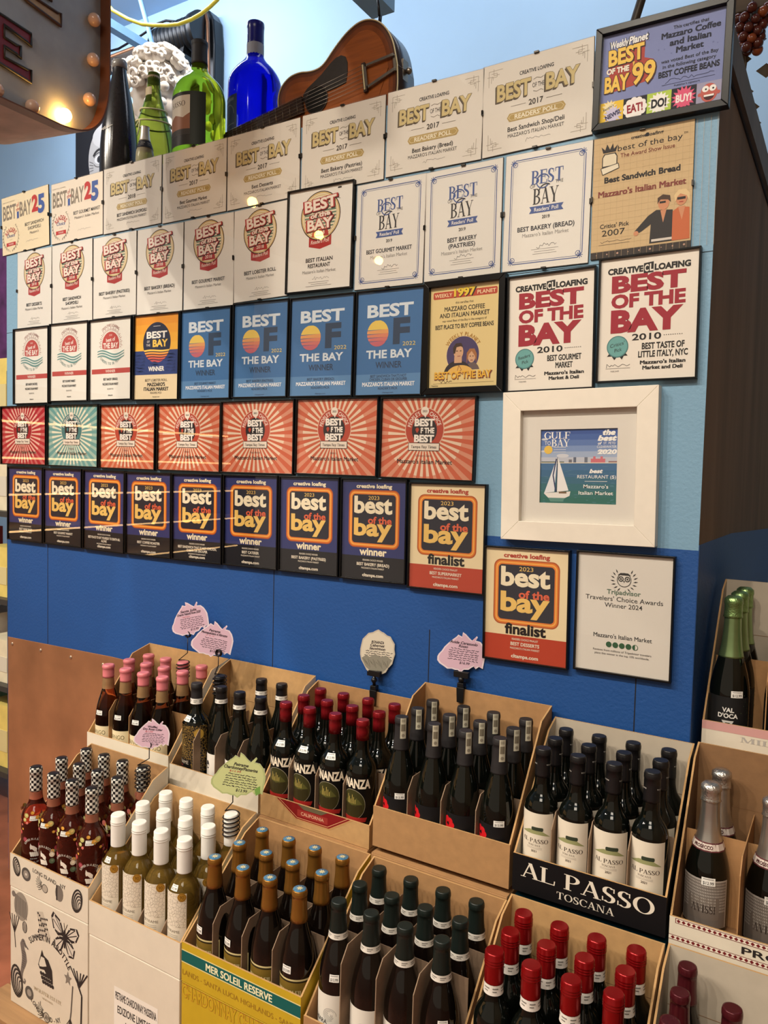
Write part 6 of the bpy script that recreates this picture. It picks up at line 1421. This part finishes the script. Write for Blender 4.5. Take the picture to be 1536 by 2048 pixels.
def inset(p, d):
    c = Vector((sum(q[0] for q in p)/len(p), sum(q[1] for q in p)/len(p))); out = []
    for i, q in enumerate(p):
        t = Vector(p[(i+1) % len(p)])-Vector(p[i-1]); n_ = Vector((t.y, -t.x)).normalized()
        out.append(tuple(Vector(q)-n_*d) if (Vector(q)-c).dot(n_) > 0 else tuple(Vector(q)+n_*d))
    return out
mb = MB(); mb.prism([L(q, 0) for q in body], (0, .1, 0), gdark, side=gside, smooth=True, back=gside); mb.build('body', G)
mb = MB(); mb.prism([L(q, -.0012) for q in inset(body, .007)], (0, .001, 0), mat('dark brown sunburst ring', (98, 52, 26), .3, noise=.2, coat=.3)); mb.face([L(q, -.0016) for q in inset(body, .016)], mat('brown sunburst ring', (124, 66, 30), .3, noise=.2, coat=.3)); mb.face([L(q, -.002) for q in inset(body, .03)], gtop); mb.build('soundboard', G)
mb = MB(); b2 = [L(q, -.0005) for q in body]; mb.tube(b2+[b2[0]], .0022, ivory, 6, cap=False); mb.build('binding', G)
mb = MB(); PG = [(.743, 2.899), (.747, 2.914), (.759, 2.927), (.784, 2.941), (.816, 2.959), (.847, 2.983), (.870, 2.996), (.890, 2.999), (.906, 2.991), (.914, 2.973), (.915, 2.942), (.910, 2.912), (.873, 2.905), (.841, 2.902), (.817, 2.914), (.792, 2.920), (.772, 2.915), (.760, 2.901), (.754, 2.883)]
mb.prism([L(q, -.0042) for q in PG], (0, .002, 0), mat('dark pickguard', (44, 38, 34), .35, noise=.2, nscale=50)); mb.build('pickguard', G)
mb = MB(); mb.face([L((A0.x+.041*cos(a), A0.y+.041*sin(a)), -.0046) for a in [i*PI/18 for i in range(36)]], mat('sound hole dark', (10, 8, 8), .9)); mb.tube([L((A0.x+.042*cos(a), A0.y+.042*sin(a)), -.0046) for a in [i*PI/18 for i in range(37)]], .0016, ebony, 6, cap=False); mb.build('sound_hole', G)
def along(s_, t_): v = A0+ad*s_+an*t_; return (v.x, v.y)
mb = MB(); mb.prism([L(along(*q), -.014) for q in ((-.05, -.026), (-.05, .026), (-.40, .021), (-.40, -.021))], (0, .010, 0), ebony); mb.build('fretboard', G)
for i in range(13):
    s_ = -.07-.30*(1-(1-i/13)**1.3)-.0; mb = MB(); mb.tube([L(along(s_, -.025), -.0145), L(along(s_, .025), -.0145)], .0012, nickel, 5); mb.build('fret', G)
mb = MB(); mb.prism([L(along(*q), -.012) for q in ((.178, -.046), (.178, .042), (.190, .042), (.190, -.046))], (0, .008, 0), ebony); mb.prism([L(along(*q), -.014) for q in ((.181, -.04), (.181, .036), (.185, .036), (.185, -.04))], (0, .004, 0), ivory); mb.build('bridge', G)
mb = MB()
for q in ([(.19, .034), (.19, .027), (.29, .022), (.29, .030)], [(.19, -.04), (.19, -.032), (.29, -.012), (.29, -.022)], [(.186, .034), (.194, .034), (.194, -.04), (.186, -.04)]): mb.prism([L(along(*v), -.013) for v in q], (0, .003, 0), nickel)
mb.prism([L(along(*v), -.006) for v in ((.284, .03), (.284, -.022), (.292, -.02), (.292, .028))], (0, .004, 0), nickel); mb.build('tailpiece', G)
for i in range(6):
    t_ = -.02+i*.008; mb = MB(); mb.tube([L(along(-.395, t_), -.0165), L(along(.183, t_*1.6), -.0165)], .0007, nickel, 5); mb.build('string', G)
mb = MB(); v = along(.294, 0); mb.prism([(v[0]-gx-.004, .03, v[1]+lift-TOP-.03), (v[0]-gx-.004, .03, v[1]+lift-TOP+.03), (v[0]-gx+.003, .03, v[1]+lift-TOP+.03), (v[0]-gx+.003, .03, v[1]+lift-TOP-.03)], (0, .03, 0), nickel); mb.sphere((v[0]-gx+.012, .05, v[1]+lift-TOP), .010, nickel); mb.build('strap_button', G)

# struts, pipes and machinery on the rear wall
strut_m = mat('light blue painted steel', (140, 180, 212), .45, noise=.08, nscale=12); cu = mat('copper pipe', (132, 92, 66), .4, metal=.6, noise=.25, nscale=14); steelb = mat('dull brown steel', (92, 82, 74), .5, noise=.2)
r = thing('steel_strut', 'light blue steel channel running back to the rear wall, left of the green bottle', 'strut', (-1.41, 1.1, 4.19))
mb = MB(); mb.box((-.026, -.9, -.02), (.026, .50, -.012), strut_m); mb.box((-.026, -.9, -.012), (-.020, .50, .026), strut_m); mb.box((.020, -.9, -.012), (.026, .50, .026), strut_m); mb.build('channel', r)
mb = MB(); mb.tube([(.0, .42, .0), (-.19, .42, CEIL_Z-4.191)], .014, strut_m, 8); mb.build('hanger_rod', r); mb = MB(); mb.tube([(.0, -.6, .0), (.0, -.6, CEIL_Z-4.191)], .008, strut_m, 8); mb.build('hanger_rod', r)
r = thing('steel_strut', 'light blue steel channel hanging above the guitar', 'strut', (.815, -.25, 3.325))
mb = MB(); mb.box((-.03, -.85, -.02), (-.024, .78, .03), strut_m); mb.box((.054, -.85, -.02), (.06, .78, .03), strut_m); mb.box((-.03, -.85, -.026), (.06, .78, -.02), strut_m); mb.build('channel', r)
for y in (-.7, .2): mb = MB(); mb.tube([(.015, y, -.018), (.015, y, CEIL_Z-3.326)], .007, strut_m, 8); mb.build('hanger_rod', r)
mb = MB(); mb.tube([(.992, .25, 3.115), (.985, .25, 3.17), (.93, .38, 3.26), (.86, .46, 3.31)], .004, wire, 6); mb.tube([(.992, .25, 3.085), (.992, .255, 3.116)], .006, wire, 6); tag(mb.build('hanging_strap'), 'black strap from the steel channel down to the guitar', 'strap')
def pipe(name, label, pts, rr, m, cat='pipe'): mb = MB(); mb.tube(pts, rr, m, 12); return tag(mb.build(name), label, cat)
pipe('wall_pipe', 'brown copper pipe along the rear wall above the black bottle', [(-4.4, 1.80, 4.472), (-1.75, 1.80, 4.474)], .016, cu)
mb = MB(); mb.box((-4.4, 1.77, 4.395), (-1.62, 1.868, 4.448), steelb); tag(mb.build('wall_rail'), 'dull brown steel rail under the copper pipe on the rear wall', 'rail')
pipe('wall_pipe', 'light blue pipe under the brown steel rail on the rear wall', [(-4.4, 1.82, 4.345), (-1.66, 1.82, 4.345)], .022, strut_m)
r = thing('extractor_motor', 'black ribbed motor mounted on the rear wall above the bust', 'motor', (-1.45, 1.72, 4.36))
mb = MB(); prof = []
for i in range(9): x = -.13+i*.034; prof += [(.088, x), (.103, x+.004), (.103, x+.02), (.088, x+.024)]
mb.lathe([(.02, -.20), (.06, -.19), (.078, -.165), (.082, -.13)]+prof+[(.092, .18), (.112, .19), (.115, .24)], blk_plastic, 28); o = mb.build('ribbed_housing', r); o.rotation_euler = (0, PI/2, .0)
mb = MB(); mb.prism([(-.06, -.03, -.09), (.14, -.05, -.02), (.13, -.06, -.125), (-.02, -.05, -.155)], (0, .09, 0), blk_plastic); mb.box((.02, -.02, -.17), (.05, .1, -.1), strut_m); mb.build('bracket', r)
mb = MB(); mb.prism([(.10, .06, .10), (.16, .06, .165), (.22, .06, .165), (.26, .06, .10), (.275, .06, -.05), (.275, .06, -.62), (.14, .06, -.62), (.13, .06, .02)], (0, .085, 0), blk_plastic); bevel(mb.build('back_panel', r), .01)
mb = MB(); mb.tube([(.08, .02, .075), (.16, .02, .125), (.24, .02, .11), (.255, .02, .06), (.262, .02, -.1), (.285, .02, -.6)], .011, cu, 10); mb.build('copper_tube', r)
ye = mat('yellow cable jacket', (236, 220, 70), .4, noise=.05)
pipe('yellow_cable', 'yellow cable drooping above the bust and bottles', [(-1.60, 1.0, 4.69), (-1.36, 1.0, 4.33), (-1.151, 1, 4.103), (-1.032, 1, 4.027), (-.924, 1, 3.972), (-.836, 1, 3.943), (-.739, 1, 3.917), (-.662, 1, 3.902), (-.575, 1, 3.901), (-.507, 1, 3.91), (-.452, 1, 3.926), (-.405, 1, 3.945), (-.2, 1.0, 4.12), (.1, 1.0, 4.69)], .0095, ye, 'cable')
pipe('black_cable', 'thin black cable running to the ribbed motor', [(-2.9, 1.75, 4.50), (-2.3, 1.7, 4.45), (-2.043, 1.7, 4.442), (-1.951, 1.7, 4.435), (-1.862, 1.7, 4.447), (-1.75, 1.7, 4.461), (-1.649, 1.7, 4.481), (-1.588, 1.7, 4.496), (-1.512, 1.7, 4.494), (-1.423, 1.7, 4.464)], .007, wire, 'cable')
# painting on the rear wall
p = Print(68, 100, (44, 44, 48)); fc = (196, 192, 188)
p.circ(32, 27, 19, fc, 1, 40, ry=25); p.poly([(14, 36), (50, 36), (44, 62), (33, 69), (21, 60)], fc, 1.2); p.circ(28, 12, 11, (214, 210, 206), 2, 30, ry=8)
for x in (24, 42):
    p.circ(x, 28, 5, (232, 230, 226), 3, 22, ry=3.2); p.circ(x, 28, 2.6, (70, 68, 70), 4, 16); p.circ(x, 28, 1.2, (18, 18, 20), 5, 10)
    p.line(arcpts(x, 29, 7, 8, 30, 150, 10), 1.8, (60, 58, 58), 4); p.line(arcpts(x, 27.4, 6, 4.2, 20, 160, 10), .8, (90, 88, 88), 4); p.line(arcpts(x, 29, 6, 4.4, 200, 340, 10), .7, (120, 116, 114), 4)
for i in range(4): p.line([(14, 28+i*2.4), (18, 30+i*1.6)], .6, (120, 116, 114), 4)
p.line([(33, 33), (30, 46), (36, 48)], 1.2, (130, 126, 124), 3); p.poly([(24, 56), (33, 54), (42, 56), (33, 60)], (120, 108, 106), 3); p.poly([(8, 100), (16, 84), (30, 74), (50, 74), (62, 84), (68, 100)], (70, 70, 76), 1)
r = thing('portrait_painting', 'dark painting of a grey bald head behind the black bottle', 'painting', (-2.20, 1.868, 3.15))
mb = MB(); mb.box((-.37, -.03, 0), (.37, -.001, .96), mat('black canvas edge', (30, 30, 32), .7)); p.fill(mb, flat(p, -.37, 0, .74, .96, -.0302)); mb.build('canvas', r)

# beam with hanging grapes over the right end
wood_d = mat('dark old timber', (98, 82, 66), .6, noise=.3, nscale=9, stretch=(.3, 4, 4))
r = thing('timber_beam', 'dark timber beam on a post above the brown side of the cold room', 'beam', (1.915, .9, TOP))
mb = MB(); mb.box((-.06, -.05, .455), (.9, .05, .55), wood_d); bevel(mb.build('beam', r), .004)
mb = MB(); mb.box((-.02, -.03, 0), (.025, .03, .4545), mat('dark post', (40, 36, 34), .6, noise=.2)); mb.build('post', r)
mb = MB(); rnd = random.Random(9)
lf = mat('dry vine leaf', (70, 58, 42), .7, noise=.3)
for i in range(7): x, z = .03+rnd.uniform(-.03, .05), .12+i*.05; mb.prism([(x, -.04, z), (x+.03, -.05, z+.012), (x+.055, -.04, z-.01), (x+.03, -.045, z-.03)], (0, .0012, 0), lf)
mb.tube([(.03, -.04, .46), (.04, -.042, .3), (.02, -.04, .1)], .004, lf, 6); mb.build('vine', r)
gr = mat('dark red grape', (84, 34, 24), .18, noise=.3, nscale=30, coat=.3); go = mat('amber grape', (140, 70, 36), .18, noise=.3, nscale=30, coat=.3)
r = thing('grape_bunch', 'bunch of dark red grapes hanging from the timber beam', 'grapes', (1.968, .835, TOP+.454))
mb = MB(); mb.tube([(0, 0, .02), (0, 0, -.1)], .004, lf, 6); mb.build('stalk', r)
for i in range(30):
    z = -.012-.118*(i/29); rr = .036*(1-.55*(i/29))+.006; a = i*2.4
    mb = MB(); mb.sphere((rr*cos(a), rr*sin(a)*.8, z), rnd.uniform(.0135, .017), go if i % 6 == 5 else gr, 12, 8); mb.build('grape', r)
pipe('slanted_pole', 'dark slanted pole rising behind the blue 1999 certificate', [(1.563, .6, TOP+.004), (1.677, .6, 3.09), (2.16, .6, 4.69)], .013, mat('dark bronze pole', (70, 62, 54), .4, metal=.4, noise=.2), 'pole')

# ------------------------------------------------------------ marquee sign hung in front of the wall
th = math.radians(-10.2); SD = Vector((sin(th), cos(th), 0)); SN = Vector((SD.y, -SD.x, 0)); SP = Vector((.34844, -.39330, 2.69882))
sg = thing('marquee_sign', 'old metal marquee sign with red letter and one glowing bulb at its corner', 'sign', SP, (0, 0, 0))
def sp(s_, z, o=0.0): v = SD*s_+Vector((0, 0, z))+SN*o; return (v.x, v.y, v.z)
crv = []
for i in range(15):
    t = i/14; u = 1-t
    crv.append((u**3*.157+3*u*u*t*.157+3*u*t*t*.10+t**3*-.03, u**3*.19+3*u*u*t*.03+3*u*t*t*-.03+t**3*-.046))
out = [(.157, .95)]+crv+[(-.21, -.060), (-1.0, -.115), (-1.0, .95)]
sign_m = mat('dark grey painted sheet metal', (158, 160, 163), .5, metal=.1, noise=.2, nscale=9); rust = mat('rusty brown rim', (110, 66, 44), .5, metal=.2, noise=.35, nscale=14); under = mat('worn pinkish metal', (168, 132, 116), .5, noise=.3, nscale=14)
mb = MB(); mb.prism([sp(a, b, 0) for a, b in out], tuple(SN*-.26), sign_m, side=under, smooth=False); mb.build('cabinet', sg)
mb = MB(); c2 = [(a*.985-.002, b+.004) for a, b in out]
for (a, b), (c, d_), (e, f_), (g, h_) in zip(out, out[1:]+out[:1], c2, c2[1:]+c2[:1]):
    mb.face([sp(a, b, .001), sp(c, d_, .001), sp(c, d_, .036), sp(a, b, .036)], rust, True); mb.face([sp(e, f_, .001), sp(g, h_, .001), sp(g, h_, .036), sp(e, f_, .036)], rust, True); mb.face([sp(a, b, .036), sp(c, d_, .036), sp(g, h_, .036), sp(e, f_, .036)], rust)
mb.build('rim', sg)
def sign_letter(s0, z0, w, h, k, fill, line):
    """block E with spurred ends"""
    E = [(0, 0), (1, -.02), (1, .25), (.9, .21), (.3, .17), (.3, .40), (.62, .40), (.72, .36), (.72, .62), (.62, .58), (.3, .58), (.3, .83), (.9, .79), (1, .75), (1, 1.02), (0, 1)]
    mb = MB(); c = (.45, .5)
    mb.prism([sp(s0+x*w, z0+y*h, .004) for x, y in E], tuple(SN*-.0035), fill)
    pts = [sp(s0+x*w, z0+y*h, .0045) for x, y in E]; mb.tube(pts+[pts[0]], .0042, line, 6, cap=False)
    o = mb.build('letter', sg); o['label'] = k
outl = mat('black sign outline', (30, 26, 26), .5, noise=.1)
sign_letter(-.238, .040, .125, .122, 'red block letter', mat('red sign enamel', (126, 30, 36), .4, noise=.2), outl)
sign_letter(-.135, .243, .128, .125, 'cream block letter', mat('cream sign enamel', (176, 142, 100), .45, noise=.2), mat('brown sign outline', (62, 38, 26), .5))
bulb_off = mat('frosted bulb, unlit', (206, 168, 146), .2, noise=.05, coat=.5)
bulb_on = mat('frosted bulb, lit', (255, 220, 160), .3, emit=(255, 190, 96), estr=75)
BULBS = [(0, .0, 1), (-.116, -.027, 0), (-.232, -.035, 0), (-.348, -.040, 1), (-.464, -.048, 0), (-.580, -.056, 0), (-.700, -.062, 1), (-.816, -.07, 0), (.097, .087, 0), (.111, .206, 0), (.115, .321, 0), (.117, .436, 0), (.117, .551, 0), (.117, .666, 0)]
for s_, z, on in BULBS:
    mb = MB(); mb.sphere(sp(s_, z, .012), .0185, bulb_on if on else bulb_off, 20, 12); mb.lathe([(.014, 0), (.014, .004)], outl, 16, sp(s_, z, .0), True); o = mb.build('bulb', sg); o['label'] = 'glowing lit bulb' if on else 'unlit bulb'
mb = MB()
for s_, o_ in ((-.2, -.09), (-.17, -.09)): 
    for k2 in range(1): mb.sphere(sp(s_+.02, -.058-.0, o_), .006, outl, 10, 6)
mb.build('screw_hole', sg)
for s_ in (-.8, -.05): mb = MB(); mb.tube([sp(s_, .948, -.13), sp(s_, CEIL_Z-SP.z-.002, -.13)], .008, outl, 8); mb.build('hanging_rod', sg)
